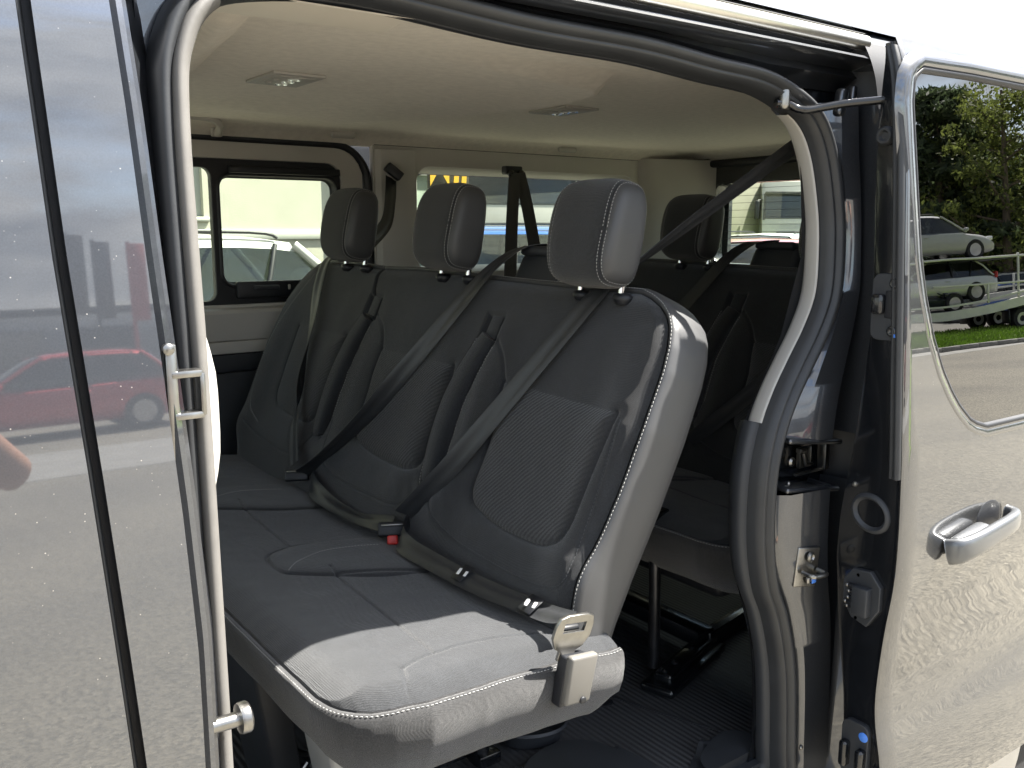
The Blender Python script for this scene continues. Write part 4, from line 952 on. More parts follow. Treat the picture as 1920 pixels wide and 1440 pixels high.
# skin built as a grid of rows; window region left out
zs = sorted(set(list(np.linspace(.50, 1.218, 70)) + list(np.linspace(1.218, 1.838, 60)) + list(np.linspace(1.838, 1.925, 12))))
def yd(z): return DY + float(np.interp(z, ZF[:, 0], ZF[:, 1]))
def doorx(z): return DX + .012 * max(0, (z - 1.75) / .17) ** 2
V = []; F = []
m = 14
for z in zs:
    if z < 1.218 or z > 1.838: xl = 1.70 if z < 1.218 else 1.455; 
    else: xl = pane_left(z)
    row = list(np.linspace(doorx(z), xl, 8)) + list(np.linspace(xl + .001, DXE - .06, 4))[0:0]
    xr = DXE - .06
    row = [doorx(z) + .0] + list(np.linspace(doorx(z) + .004, xl, 7)) + list(np.linspace(xl, xr, 5))[1:] + [DXE]
    m = len(row)
    for x in row:
        flare = -.012 * (lambda t: t * t * (3 - 2 * t))(max(0, min(1, (.80 - z) / .25))) * (lambda t: t * t * (3 - 2 * t))(max(0, min(1, (x - 1.42) / .6)))
        V.append((x, yd(z) + flare + (.003 if x == row[0] else 0), z))
for i in range(len(zs) - 1):
    inwin = zs[i] >= 1.2179 and zs[i + 1] <= 1.8381
    for k in range(m - 1):
        if inwin and 7 <= k <= 10: continue
        F.append((i * m + k, i * m + k + 1, (i + 1) * m + k + 1, (i + 1) * m + k))
mesh('door_skin', V, F, PAINT_DOOR, sd, True, sharp=80)
# glass pane: flat, proud rubber edge
GT = .0605
def yg(z): return DY + .0055 + GT * (z - 1.218) - .004
loop = [(pane_left(z) + .004, z) for z in np.linspace(1.221, 1.835, 50)] + [(DXE - .06, 1.835), (DXE - .06, 1.221)]
V = [(x, yg(z) + .010, z) for x, z in loop] + [(x, yg(z) + .013, z) for x, z in loop]; n = len(loop)
F = [tuple(range(n)), tuple(range(n, 2 * n))[::-1]] + [(k, (k + 1) % n, n + (k + 1) % n, n + k) for k in range(n)]
mesh('window_glass', V, F, GLASS_DARK, sd, False)['label'] = 'dark privacy glass mirroring trees, a car transporter and grass'
rim = [(pane_left(z), z, yg(z) + .010) for z in np.linspace(1.221, 1.835, 60)] 
rim = [(DXE - .06, 1.219, yg(1.219) + .010), (1.9, 1.219, yg(1.219) + .010)] + rim + [(1.6, 1.838, yg(1.838) + .010), (DXE - .06, 1.838, yg(1.838) + .010)]
V, F = sweep_xz(rim, [(.006, .004), (.004, -.006), (.001, -.008), (-.004, -.006), (-.006, .001)]); mesh('window_seal', V, F, BLACK_PL, sd)
V, F = sweep_xz(rim, [(.034, .006), (.026, -.004), (.018, -.0085), (.008, -.009), (.004, -.004)])
mesh('window_surround', V, F, PAINT_DOOR, sd, True)
# front end face of the door
YI = lambda z: float(np.interp(z, [.50, .593, .738, .886, 1.0, 1.077, 1.238, 1.427, 1.695, 1.857, 1.925], [-.02, -.018, -.008, .013, .024, .021, .0, -.017, -.004, -.006, .005]))
zr = np.linspace(.50, 1.880, 90); V = []; F = []
for z in zr:
    yo = yd(z) + .003
    for (x, y) in ((doorx(z), yo), (doorx(z) + .002, yo + .004), (doorx(z) + .002, yo + .010), (doorx(z) + .006, yo + .011), (doorx(z) + .006, YI(z) - .008), (doorx(z) + .010, YI(z)), (doorx(z) + .05, YI(z) + .002), (doorx(z) + .07, YI(z) - .01), (DXE, YI(z) - .012)): V.append((x, y, z))
for i in range(89):
    for k in range(8): F.append((i * 9 + k, i * 9 + k + 1, (i + 1) * 9 + k + 1, (i + 1) * 9 + k))
mesh('door_edge_panel', V, F, BLACK_GLOSS, sd, True, sharp=40)
V, F = sweep_xz([(doorx(z) - .001, z, yd(z)) for z in np.linspace(1.165, 1.872, 50)], [(-.002, .024), (.006, .022), (.009, .018), (.004, .015), (.010, .012), (.009, .006), (.002, .003), (-.002, .004)]); mesh('edge_seal', V, F, RUBBER, sd)
fx = DX + .006
def face_plate(name, y, z, w, h, material, th=.006, r=.014, parent=sd):
    ow = rrect(y - w / 2, z - h / 2, y + w / 2, z + h / 2, r); return plate(name, ow, [], fx - th / 2, th, material, parent, bevel=.0015, plane='YZ')
# upper hinge plate
hp = face_plate('hinge_plate', -.047, 1.452, .050, .108, DGREY_PL, .008)
rbox('hinge_knuckle', (.020, .022, .034), (fx - .012, -.036, 1.457), BLACK_GLOSS, sd, .006, 3)
rbox('hinge_slot', (.006, .022, .046), (fx - .010, -.058, 1.457), BLACK_PL, sd, .002, 2)
for z in (1.492, 1.413):
    V, F = lathe_data([(.009, 0), (.009, -.005), (.006, -.007), (.003, -.004)], 'X', (fx - .008, -.062, z), 18); mesh('bolt', V, F, BLACK_GLOSS, sd)
V, F = rbox_data((.002, .008, .006), .0005, 1, (fx - .0135, -.071, 1.406)); mesh('marker_dab', V, F, BLUE_PR, sd)
def yring(name, y, z, prof, material):
    V, F = lathe_data(prof, 'X', (fx, y, z), 26); return mesh(name, V, F, material, sd, True, sharp=40)
yring('grommet', -.022, 1.731, [(.016, 0), (.016, -.004), (.0125, -.009), (.009, -.009), (.006, -.004), (.003, -.004)], RUBBER)
# oval latch opening
V = []; F = []
for (sy, sz, dx) in ((.040, .034, 0), (.038, .032, -.005), (.033, .027, -.006), (.028, .022, .0), (.024, .018, .004), (.0, .0, .005)):
    for k in range(30):
        a = 2 * math.pi * k / 30; cy_, cz_ = sy * math.cos(a), sz * math.sin(a); V.append((fx + dx, -.040 + cy_ * .92 - cz_ * .25, 1.092 + cz_ + cy_ * .30))
for i in range(5):
    for k in range(30): F.append((i * 30 + k, i * 30 + (k + 1) % 30, (i + 1) * 30 + (k + 1) % 30, (i + 1) * 30 + k))
mesh('latch_opening', V, F, DGREY_PL, sd, True, sharp=60)
yring('screw', -.006, 1.137, [(.005, 0), (.004, -.003), (.001, -.004)], METAL)
# electrical contact block
pl = [( -.072, .925), (-.072, .965), (-.052, .988), (-.020, .985), (-.004, .965), (-.004, .925), (-.022, .898), (-.050, .890)]
plate('contact_plate', pl, [], fx - .004, .008, DGREY_PL, sd, bevel=.002, plane='YZ')
rbox('contact_block', (.022, .030, .052), (fx - .016, -.044, .936), DGREY_PL, sd, .002, 2)
for k, (y, z) in enumerate(((-.020, .957), (-.024, .947), (-.023, .935), (-.018, .926), (-.022, .919))):
    rbox('contact_finger', (.010, .022, .008), (fx - .016, y - .008, z), BLACK_PL, sd, .001, 1)
    V, F = lathe_data([(.0035, 0), (.0032, .004), (.0015, .006)], 'Y', (fx - .017, y + .003, z), 12); mesh('contact_pin', V, F, METAL, sd)
for z in (.978, .898): yring('screw', -.030, z, [(.006, -.006), (.006, -.009), (.003, -.010)], BLACK_GLOSS)
# lower hinge
face_plate('hinge_plate', -.045, .650, .050, .105, DGREY_PL, .010)
for (y, h) in ((-.030, .05), (-.062, .04)): rbox('hinge_knuckle', (.022, .016, h), (fx - .016, y, .640), BLACK_GLOSS, sd, .006, 3)
yring('bolt', -.062, .682, [(.009, -.008), (.009, -.012), (.004, -.014)], BLUE_PR)
# curved lower body rail seen between jamb and door
vstrip('rear_jamb_flange', [lambda z: 1.47 + .012 * math.sin((z - .5) * 3), lambda z: 1.49, lambda z: 1.505], [.06, .02, .03], .46, 1.10, PAINT_JAMB, 20)
# upper roller arm
arm = smooth_path([(1.42, -.012, 1.790), (1.38, .03, 1.786), (1.35, .06, 1.780), (1.330, .075, 1.776), (1.318, .088, 1.779), (1.305, .095, 1.786), (1.285, .105, 1.787)], 6)
tube('roller_arm', arm, .0085, BLACK_GLOSS, sd, 12, flat=.8)
V, F = lathe_data([(.0085, -.018), (.0095, -.012), (.0095, .012), (.0085, .018)], 'Z', (1.297, .097, 1.795), 16); mesh('roller', V, F, METAL, sd)
# outside handle
hd = smooth_path([(1.555, yd(1.02) - .006, 1.010), (1.562, yd(1.02) - .026, 1.016), (1.60, yd(1.02) - .036, 1.024), (1.66, yd(1.02) - .038, 1.032), (1.72, yd(1.02) - .036, 1.038), (1.757, yd(1.02) - .026, 1.040), (1.765, yd(1.02) - .006, 1.042)], 6)
V = []; F = []; mm = 20; n_ = len(hd)
for i in range(n_):
    t = hd[min(i + 1, n_ - 1)] - hd[max(i - 1, 0)]; t /= np.linalg.norm(t); s = np.array([0, 0, 1.]); s -= t * (s @ t); s /= np.linalg.norm(s); b_ = np.cross(t, s); f = i / (n_ - 1)
    hw = .0235 - .006 * f; hd_ = .0105
    for q in range(mm):
        a = 2 * math.pi * q / mm; V.append(hd[i] + s * math.copysign(abs(math.sin(a)) ** .7, math.sin(a)) * hw + b_ * math.copysign(abs(math.cos(a)) ** .7, math.cos(a)) * hd_)
for i in range(n_ - 1):
    for q in range(mm): F.append((i * mm + q, i * mm + (q + 1) % mm, (i + 1) * mm + (q + 1) % mm, (i + 1) * mm + q))
F += [tuple(range(mm)), tuple((n_ - 1) * mm + q for q in range(mm))[::-1]]
hmesh = mesh('handle', V, F, HANDLE, sd)
V, F = rbox_data((.108, .036, .042), .014, 4, (1.612, yd(1.02) - .017, 1.022), (0, R(-8), 0)); mesh('handle_base', V, F, HANDLE, sd, True, sharp=50)
V, F = tube_data([hd[14] + np.array([0, 0, .018]), hd[14] + np.array([.001, -.004, .0]), hd[14] - np.array([0, 0, .018])], .0098, 8); 
V = []; F = []
for (s_, dy) in ((.050, .003), (.048, .0005), (.040, -.0010), (.0, -.0015)):
    for k in range(28):
        a = 2 * math.pi * k / 28; V.append((1.708 + s_ * math.cos(a), yd(1.045 + s_ * .7 * math.sin(a)) + dy, 1.045 + s_ * .7 * math.sin(a)))
for i in range(3):
    for k in range(28): F.append((i * 28 + k, i * 28 + (k + 1) % 28, (i + 1) * 28 + (k + 1) % 28, (i + 1) * 28 + k))
mesh('handle_shade_disc', V, F, BLACK_PL, sd)  # dark disc on the skin stands for the shaded hollow behind the handle
tag(van, 'dark metallic passenger van seen through its open side door, sliding door slid back', 'van')
for o_ in list(van.children):
    if o_.type == 'MESH' and o_.location.length < 1e-6: o_.location = VL
for o_ in van.children:
    if o_.type == 'MESH' and o_.name.startswith('wheel'): pass

# ------------------------------------------------------------------ belts
def belt(label, parts, group=None):
    root = empty('seat_belt', tuple(parts[0][1][0])); off = -Vector(root.location)
    for (nm, pts, wd, w) in parts:
        o = ribbon(nm, pts, wd, w, BELT, root); o.location = off
    tag(root, label, 'seat belt', 'seat belts in the van'); return root, off
def buckle(root, off, loc, rz, ry, red=False):
    b_ = rbox('buckle_plate', (.012, .060, .030), (0, 0, 0), BLACK_PL, root, .005, 3); b_.location = Vector(loc) + off; b_.rotation_euler = (0, R(ry), R(rz))
    V, F = rbox_data((.010, .046, .004), .0015, 2, (-.008, 0, .008)); mesh('slot_edge', V, F, METAL, b_)
    if red:
        V, F = rbox_data((.020, .022, .020), .004, 3, (.004, .0, -.022)); mesh('release_button', V, F, RED_PL, b_)
    return b_
f = lambda y, s, h=.020: tuple(bpos(y, s, h))
r1, of1 = belt('seat belt crossing the nearest backrest diagonally from the rear pillar down to its buckle', [
    ('shoulder_strap', [(1.60, .185, 1.815), (1.52, .20, 1.760), (1.30, .275, 1.605), (1.155, .325, 1.500), f(.345, .530, .016), f(.40, .44, .022), f(.50, .28, .026), f(.59, .14, .030), f(.675, .030, .035)],
     [(.35, .3, -.8), (.45, .35, -.72), (.55, .45, -.5), (.5, .75, -.25), (.15, .85, .35), (-.05, .88, .45), (-.15, .75, .6), (-.5, .5, .6), (-.8, .2, .4)], .041),
    ('lap_strap', [(.905, .685, .990), (.850, .62, .972), (.852, .50, .962), (.862, .36, .958), (.872, .24, .962), (.868, .17, .972), (.862, .125, .985)],
     [(.3, .3, .9), (.5, .2, .7), (.8, 0, .5), (.85, 0, .45), (.85, 0, .4), (.8, .1, .35), (.9, .1, .2)], .038)])
buckle(r1, of1, (.870, .695, .972), 62, 20, True)
# belt stitched end label and printed marks
for (x, y, z, w) in ((.862, .42, .9655, .030), (.868, .225, .9715, .034)):
    q = rbox('belt_label', (.036, w, .0012), (x, y, z), BLACK_PL, r1, .0004, 1, rot=(0, R(-28), 0)); q.location = of1
    for k in range(3):
        q2 = rbox('printed_mark', (.012, .006, .0008), (x - .008 * (k % 2), y - .010 + .010 * k, z + .0012 + .003 * (k % 2)), WHITE_PR, r1, .0002, 1, rot=(0, R(-28), R(20))); q2.location = of1
# metal tongue in the grey buckle on the side of the cushion
tp = [(1.18 * a_, 1.1 * b_) for a_, b_ in [(-.026, .032), (-.030, .020), (-.030, .002), (-.022, -.014), (-.012, -.020), (-.012, -.034), (.012, -.034), (.012, -.020), (.022, -.014), (.030, .002), (.030, .020), (.026, .032), (.016, .036), (-.016, .036)]]
t_ = plate('tongue', tp, [[(-.022, .010), (.022, .010), (.022, .028), (-.022, .028)]], 0, .004, METAL, r1, bevel=.0012)
t_.location = Vector((.834, .083, .976)) + of1; t_.rotation_euler = (R(14), R(8), R(0))
q = rbox('tongue_grip', (.040, .012, .012), (0, 0, 0), BLACK_PL, r1, .004, 2); q.location = Vector((.834, .090, .988)) + of1; q.rotation_euler = (R(14), R(8), 0)
q = rbox('buckle_cover', (.052, .014, .078), (0, 0, 0), BUCKLE, r1, .005, 4, taper=(1.08, 1.05)); q.location = Vector((.842, .072, .912)) + of1; q.rotation_euler = (R(4), R(8), R(3))
q2 = rbox('buckle_body', (.046, .022, .080), (0, 0, 0), BLACK_PL, r1, .004, 3); q2.location = Vector((.836, .086, .908)) + of1; q2.rotation_euler = (R(4), R(8), R(3))
V, F = lathe_data([(.006, 0), (.006, -.003), (.002, -.003)], 'Y', (.008, -.0065, -.033), 14); mesh('rivet', V, F, BLACK_PL, q)
r2, of2 = belt('seat belt from the housing on the middle of the bench crossing the centre backrest', [
    ('shoulder_strap', [(1.205, .600, 1.545), (1.160, .640, 1.540), (1.120, .690, 1.500), f(.745, .50, .022), f(.86, .34, .026), f(.97, .19, .030), f(1.08, .075, .034), f(1.165, .010, .032)],
     [(.0, .9, -.2), (.1, .9, -.1), (.15, .9, .1), (.0, .88, .4), (-.3, .6, .6), (-.8, .2, .3), (-.9, .0, .2), (-.8, .2, .2)], .041),
    ('lap_strap', [(.905, 1.165, .985), (.87, 1.08, .972), (.862, .98, .960), (.868, .86, .955), (.875, .76, .968), (.880, .712, .975)],
     [(.3, .3, .9), (.5, .2, .7), (.9, 0, .3), (.9, 0, .25), (.6, .2, .6), (.4, .2, .8)], .038)])
buckle(r2, of2, (.872, 1.185, .978), 62, 20)
r3, of3 = belt('seat belt hanging from the far pillar over the shoulder of the far seat', [
    ('pillar_strap', [(1.495, 1.795, 1.745), (1.455, 1.73, 1.68), (1.40, 1.66, 1.60), (1.30, 1.58, 1.54)], [(.9, .3, 0), (.9, .35, .1), (.85, .4, .1), (.8, .5, .1)], .041),
    ('shoulder_strap', [(1.30, 1.58, 1.54), (1.18, 1.515, 1.515), f(1.500, .575, .012), f(1.48, .50, .022), f(1.42, .36, .024), f(1.36, .22, .028), f(1.28, .10, .04), f(1.21, .02, .04)],
     [(.7, .6, 0), (.4, .9, 0), (.0, 1, 0), (.0, .9, .3), (.3, .75, .3), (.5, .5, .2), (.1, .9, .2), (0, 1, .1)], .041)])
q = rbox('anchor_slot', (.060, .040, .030), (0, 0, 0), BLACK_PL, r3, .004, 2); q.location = Vector((1.50, 1.785, 1.765)) + of3; q.rotation_euler = (0, R(38), R(-20))
r4, of4 = belt('rear belt pair hanging in a narrow V from the bracket above the quarter window', [
    ('strap', [(1.955, 1.735, 1.775), (1.89, 1.66, 1.65), (1.80, 1.55, 1.46), (1.77, 1.51, 1.40)], [(.8, -.5, 0)] * 4, .041),
    ('strap', [(1.975, 1.735, 1.775), (1.955, 1.66, 1.65), (1.915, 1.55, 1.46), (1.90, 1.51, 1.40)], [(.8, -.5, 0)] * 4, .042)])
q = rbox('anchor_bracket', (.075, .03, .030), (0, 0, 0), BLACK_PL, r4, .006, 3); q.location = Vector((1.965, 1.765, 1.785)) + of4
for dx in (-.022, .022):
    V, F = lathe_data([(.013, 0), (.013, -.010), (.006, -.012)], 'Y', (dx, -.018, -.012), 18); mesh('anchor_bolt', V, F, BLACK_GLOSS, q)
g3 = lambda y, s, h=.02: tuple(bpos(y, s, h) + np.array([.92, .13, 0]))
r5, of5 = belt('belt from the housing of the rear bench running down in shade', [
    ('shoulder_strap', [(2.125, .730, 1.545), (2.07, .78, 1.54), (2.03, .84, 1.49), g3(.80, .42, .03), g3(.98, .2, .03), g3(1.12, .05, .03)], [(0, .9, -.2), (.1, .9, 0), (.1, .9, .2), (0, .9, .4), (-.3, .6, .5), (-.6, .3, .3)], .041)])
r6, of6 = belt('belt of the nearest rear seat, slanting low behind the sunlit bench', [
    ('shoulder_strap', [(2.25, .24, 1.60), (2.06, .36, 1.44), g3(.30, .42, .03), g3(.46, .22, .03), g3(.62, .04, .03)], [(.4, .6, -.5), (.3, .8, 0), (0, .9, .4), (-.2, .8, .4), (-.4, .6, .3)], .041)])
q = rbox('anchor_slot', (.035, .030, .075), (0, 0, 0), BLACK_PL, r1, .006, 3); q.location = Vector((1.55, .19, 1.80)) + of1; q.rotation_euler = (0, R(20), 0)

# ------------------------------------------------------------------ the yard around
def asph(m, n, l, b, mpn, cr):
    t = n.new('ShaderNodeTexCoord'); v = n.new('ShaderNodeTexVoronoi'); v.inputs['Scale'].default_value = 60
    l.new(t.outputs['Object'], v.inputs['Vector'])
    nn = n.new('ShaderNodeTexNoise'); nn.inputs['Scale'].default_value = .35; nn.inputs['Detail'].default_value = 8; l.new(t.outputs['Object'], nn.inputs['Vector'])
    r2 = n.new('ShaderNodeValToRGB'); r2.color_ramp.elements[0].position = .3; r2.color_ramp.elements[1].position = .7
    r2.color_ramp.elements[0].color = (.8, .8, .8, 1); r2.color_ramp.elements[1].color = (1.2, 1.18, 1.12, 1); l.new(nn.outputs['Fac'], r2.inputs['Fac'])
    r3 = n.new('ShaderNodeValToRGB'); r3.color_ramp.elements[0].color = (.5, .5, .5, 1); r3.color_ramp.elements[1].color = (1.75, 1.7, 1.6, 1); l.new(v.outputs['Color'], r3.inputs['Fac'])
    a = n.new('ShaderNodeMix'); a.data_type = 'RGBA'; a.blend_type = 'MULTIPLY'; a.inputs['Factor'].default_value = 1; l.new(cr.outputs['Color'], a.inputs['A']); l.new(r2.outputs['Color'], a.inputs['B'])
    c = n.new('ShaderNodeMix'); c.data_type = 'RGBA'; c.blend_type = 'MULTIPLY'; c.inputs['Factor'].default_value = .8; l.new(a.outputs['Result'], c.inputs['A']); l.new(r3.outputs['Color'], c.inputs['B'])
    l.new(c.outputs['Result'], b.inputs['Base Color'])
    bp = n.new('ShaderNodeBump'); bp.inputs['Strength'].default_value = .7; bp.inputs['Distance'].default_value = .004; l.new(v.outputs['Distance'], bp.inputs['Height']); l.new(bp.outputs['Normal'], b.inputs['Normal'])
ASPH = mat('asphalt', (.145, .138, .122), rough=.9, var=.25, vscale=60, extra=asph)
ASPH_D = mat('dark_asphalt', (.10, .098, .092), rough=.9, var=.25, vscale=40, bump=.6, bscale=120, bdist=.004)
DUSTY = mat('dusty_concrete', (.11, .105, .09), rough=.9, var=.15, vscale=1.5, bump=.4, bscale=60)
CONC = mat('pale_concrete', (.24, .235, .22), rough=.85, var=.12, vscale=3, bump=.4, bscale=50)
GRASS = mat('grass', (.15, .23, .03), rough=.8, var=.45, vscale=3.0)
GRASSB = mat('grass_blades', (.20, .30, .04), rough=.7, var=.5, vscale=2.0)
g = mesh('ground', [(-200, -200, 0), (200, -200, 0), (200, 200, 0), (-200, 200, 0)], [(0, 1, 2, 3)], ASPH, None, False); tag(g, 'grey gritty asphalt yard around the van', 'ground', kind='structure')
def pol(az, r, y0=.74): return np.array([r * math.sin(R(az)), y0 - r * math.cos(R(az))])
def band(name, r0, r1, z, material, az0=38, az1=84, label=None, cat='ground', w0=None, n=24):
    V = []; F = []
    for i in range(n + 1):
        a = az0 + (az1 - az0) * i / n; k = 1 + .028 * (a - 62)
        p = pol(a, r0 * k); q = pol(a, r1 * k); V += [(p[0], p[1], z), (q[0], q[1], z)]
    for i in range(n): F.append((2 * i, 2 * i + 1, 2 * i + 3, 2 * i + 2))
    o = mesh(name, V, F, material, None, False); tag(o, label, cat, kind='structure'); return o
band('verge', 24.0, 33.5, .05, GRASS, label='sunny strip of mown grass beside the yard', cat='verge')
band('road', 34.0, 46, .006, DUSTY, label='pale dusty road behind the grass strip', cat='road')
# kerb stones
k_root = empty('kerb', (*pol(62, 24), 0)); ko = -Vector(k_root.location)
kb = None
for i in range(38):
    a = 46 + i * .95; k = 1 + .028 * (a - 62); p = pol(a, 23.9 * k); q = pol(a + .95, 23.9 * (1 + .028 * (a + .95 - 62))); L = np.linalg.norm(q - p) - .01
    if kb is None: V, F = rbox_data((1, .10, .12), .01, 1); kb = mesh('kerb_stone', V, F, CONC, k_root); o = kb
    else: o = kb.copy(); COL.objects.link(o)
    o.location = Vector(((p[0] + q[0]) / 2, (p[1] + q[1]) / 2, .05)) + ko; o.rotation_euler = (0, 0, math.atan2(q[1] - p[1], q[0] - p[0])); o.scale = (L, 1, 1)
tag(k_root, 'low pale kerb between the asphalt and the grass strip', 'kerb')
# grass blades
V = []; F = []
for _ in range(16000):
    a = random.uniform(54, 72); k = 1 + .028 * (a - 62); r = random.uniform(24.1, 33.3) * k; p = pol(a, r); h = random.uniform(.04, .13); t = random.uniform(0, 6.28); w = .02 + .02 * random.random(); b = len(V)
    dx, dy = math.cos(t) * w, math.sin(t) * w
    V += [(p[0] - dx, p[1] - dy, .05), (p[0] + dx, p[1] + dy, .05), (p[0] + random.uniform(-.05, .05), p[1] + random.uniform(-.05, .05), .05 + h)]; F.append((b, b + 1, b + 2))
o = mesh('grass', V, F, GRASSB, None, False); tag(o, 'bright green grass blades on the strip behind the kerb', 'grass', kind='stuff')
# strips mirrored in the front door
o = mesh('paving_strip', [(-30, -11.2, .004), (40, -9.4, .004), (40, -12.6, .004), (-30, -13.6, .004)], [(0, 3, 2, 1)], CONC, None, False); tag(o, 'pale concrete strip crossing the asphalt before the red car', 'paving', kind='structure')
o = mesh('far_side_yard', [(-40, 3.5, .005), (60, 3.5, .005), (60, 70, .005), (-40, 70, .005)], [(0, 1, 2, 3)], DUSTY, None, False); tag(o, 'pale dusty concrete yard beyond the far side of the van', 'ground', kind='structure')
a0 = [(26, 22), (33, 24), (40, 33), (30, 30)]
o = mesh('grass_patch', [(x, y, .02) for x, y in ((25, 20), (33, 23), (38, 30), (28, 27))], [(0, 1, 2, 3)], GRASSB, None, False); tag(o, 'small patch of bright grass in front of the parked trucks', 'grass', kind='structure')

# ---- cars
def car(name, label, loc, heading, paint, L=4.4, W=1.80, H=1.48, kind='hatch', group=None, cat='car'):
    root = empty(name, (loc[0], loc[1], loc[2] if len(loc) > 2 else 0), heading)
    P = mat('car_paint_' + paint[0], paint[1], rough=.35, metal=.3 if paint[0] != 'white' else 0, coat=1, coat_rough=.03, var=.04)
    hl = L / 2; belt_ = H * .62
    # side outline of the lower body: x, top height, half width
    st = [(-hl, .55, .70), (-hl + .04, .80, .76), (-hl + .15, belt_ - .02, .82), (-hl + .6, belt_ + .03, .88), (-.2, belt_, .90), (hl * .38, belt_ - .02, .90), (hl * .52, belt_ - .06, .89), (hl * .80, belt_ - .17, .86), (hl - .12, belt_ - .32, .78), (hl - .02, .52, .70), (hl, .42, .66)]
    V = []; F = []; K = W / 1.8
    sp = smooth_path(st, 4)
    for (x, zt, hw) in sp:
        hw *= K; low = .22 + .10 * max(0, abs(x) / hl - .85) * 4
        half = [(0, zt + .01), (hw * .55, zt + .005), (hw * .86, zt - .015), (hw * .955, zt - .07), (hw * 1.0, min(zt - .12, .62)), (hw * .985, .42), (hw * .95, .30), (hw * .86, low)]
        row = [(x, y, z) for y, z in half] + [(x, -y, z) for y, z in half[::-1][:-1]]
        V += row
    m = 15
    for i in range(len(sp) - 1):
        for k in range(m): F.append((i * m + k, (i + 1) * m + k, (i + 1) * m + (k + 1) % m, i * m + (k + 1) % m))
    F.append(tuple(range(m))); F.append(tuple((len(sp) - 1) * m + k for k in range(m))[::-1])
    mesh('body', V, F, P, root, True, sharp=40)
    # greenhouse
    if kind == 'van': xr0, xr1, xf1, xf0 = -hl + .10, -hl + .22, hl * .42, hl * .66
    elif kind == 'wagon': xr0, xr1, xf1, xf0 = -hl + .14, -hl + .62, hl * .14, hl * .50
    else: xr0, xr1, xf1, xf0 = -hl + .18, -hl + .75, hl * .10, hl * .50
    gl = [(xr0, belt_ - .02, .80), (xr1 * .5 + xr0 * .5, (belt_ + H) / 2 + .04, .74), (xr1, H - .05, .66), ((xr1 + xf1) / 2, H - .015, .66), (xf1, H - .05, .64), ((xf1 + xf0) / 2, (belt_ + H) / 2 + .02, .72), (xf0, belt_ - .04, .78)]
    def gsec(pts, lo, ex):
        V = []; F = []; s = smooth_path(pts, 4)
        for (x, zt, hw) in s:
            hw = hw * K + ex; f = max(0, (zt - belt_) / (H - belt_)); hb = (.80 * K + ex) * (1) if f > 0 else hw
            V += [(x, -.83 * K - ex, lo), (x, -hw, zt - .05 - .0 * f), (x, -hw * .85, zt + ex), (x, 0, zt + .02 + ex), (x, hw * .85, zt + ex), (x, hw, zt - .05), (x, .83 * K + ex, lo)]
        for i in range(len(s) - 1):
            for k in range(6): F.append((i * 7 + k, (i + 1) * 7 + k, (i + 1) * 7 + k + 1, i * 7 + k + 1))
        return V, F, s
    V, F, s = gsec(gl, belt_ - .05, 0); mesh('windows', V, F, GLASS_CAR, root, True, sharp=30)
    # roof shell and pillars in body colour
    V = []; F = []; rs = [q for q in s if xr1 - .05 <= q[0] <= xf1 + .02]
    for (x, zt, hw) in rs:
        hw = hw * K + .008; V += [(x, -hw, zt - .055), (x, -hw * .86, zt + .008), (x, 0, zt + .03), (x, hw * .86, zt + .008), (x, hw, zt - .055)]
    for i in range(len(rs) - 1):
        for k in range(4): F.append((i * 5 + k, (i + 1) * 5 + k, (i + 1) * 5 + k + 1, i * 5 + k + 1))
    mesh('roof', V, F, P, root, True)
    for sgn in (-1, 1):
        for (xa, xb, r_, mm_) in ((xf0, xf1, .030, P), (xr0 + .05, xr1, .032, P), ((xf1 + xr1) * .5 + .1, (xf1 + xr1) * .5 + .1, .022, BLACK_PL), (xr1 + .34, xr1 + .14, .018, BLACK_PL)):
            tube('pillar', [(xa, sgn * .83 * K, belt_ - .03), (xb * .6 + xa * .4, sgn * .755 * K, belt_ * .45 + H * .55), (xb, sgn * .655 * K, H - .055)], r_, mm_, root, 8)
        tube('roof_rail', smooth_path([(xr1 + .1, sgn * .60 * K, H - .01), (xr1 + .3, sgn * .60 * K, H + .030), (0, sgn * .60 * K, H + .035), (xf1 - .2, sgn * .60 * K, H - .0)], 4), .012, BLACK_PL, root, 8)
        rbox('head_lamp', (.14, .34, .13), (hl - .20, sgn * .60 * K, .66), LAMP_LENS, root, .03, 2)
        rbox('tail_lamp', (.10, .22, .20), (-hl + .10, sgn * .70 * K, .84), RED_PL, root, .03, 2)
        rbox('mirror', (.10, .16, .11), (xf0 - .12, sgn * .98 * K, belt_ + .04), P, root, .03, 2)
        rbox('door_handle', (.16, .02, .025), (-.35, sgn * .905 * K, belt_ - .15), P, root, .008, 1)
        for xw in (-hl * .60, hl * .62):
            w = lathe('wheel', [(.19, -.10), (.30, -.105), (.325, -.08), (.325, .08), (.30, .105), (.19, .10)], 'Y', (xw, sgn * (.80 * K), .325), TYRE, root, 28)
            lathe('rim', [(.03, -.108), (.18, -.100), (.20, -.102), (.20, .102), (.18, .100), (.03, .108)], 'Y', (xw, sgn * (.80 * K), .325), RIM, w, 20)
    rbox('grille', (.04, .80, .14), (hl - .055, 0, .60), BLACK_PL, root, .02, 2)
    rbox('lower_grille', (.04, 1.1, .12), (hl - .02, 0, .36), BLACK_PL, root, .02, 2)
    rbox('number_plate', (.015, .50, .11), (-hl - .004, 0, .78), WHITE_PR, root, .004, 1)
    tag(root, label, cat, group); return root
RED = ('red', (.42, .018, .028)); WHITE = ('white', (.42, .42, .40)); BLUE = ('blue', (.02, .09, .32)); SILVER = ('silver', (.55, .56, .57)); DARK = ('dark_green', (.03, .04, .04))
car('parked_car', 'red hatchback mirrored in the front door paint', (2.75, -16.0), math.pi, RED, 4.1, 1.75, 1.47)
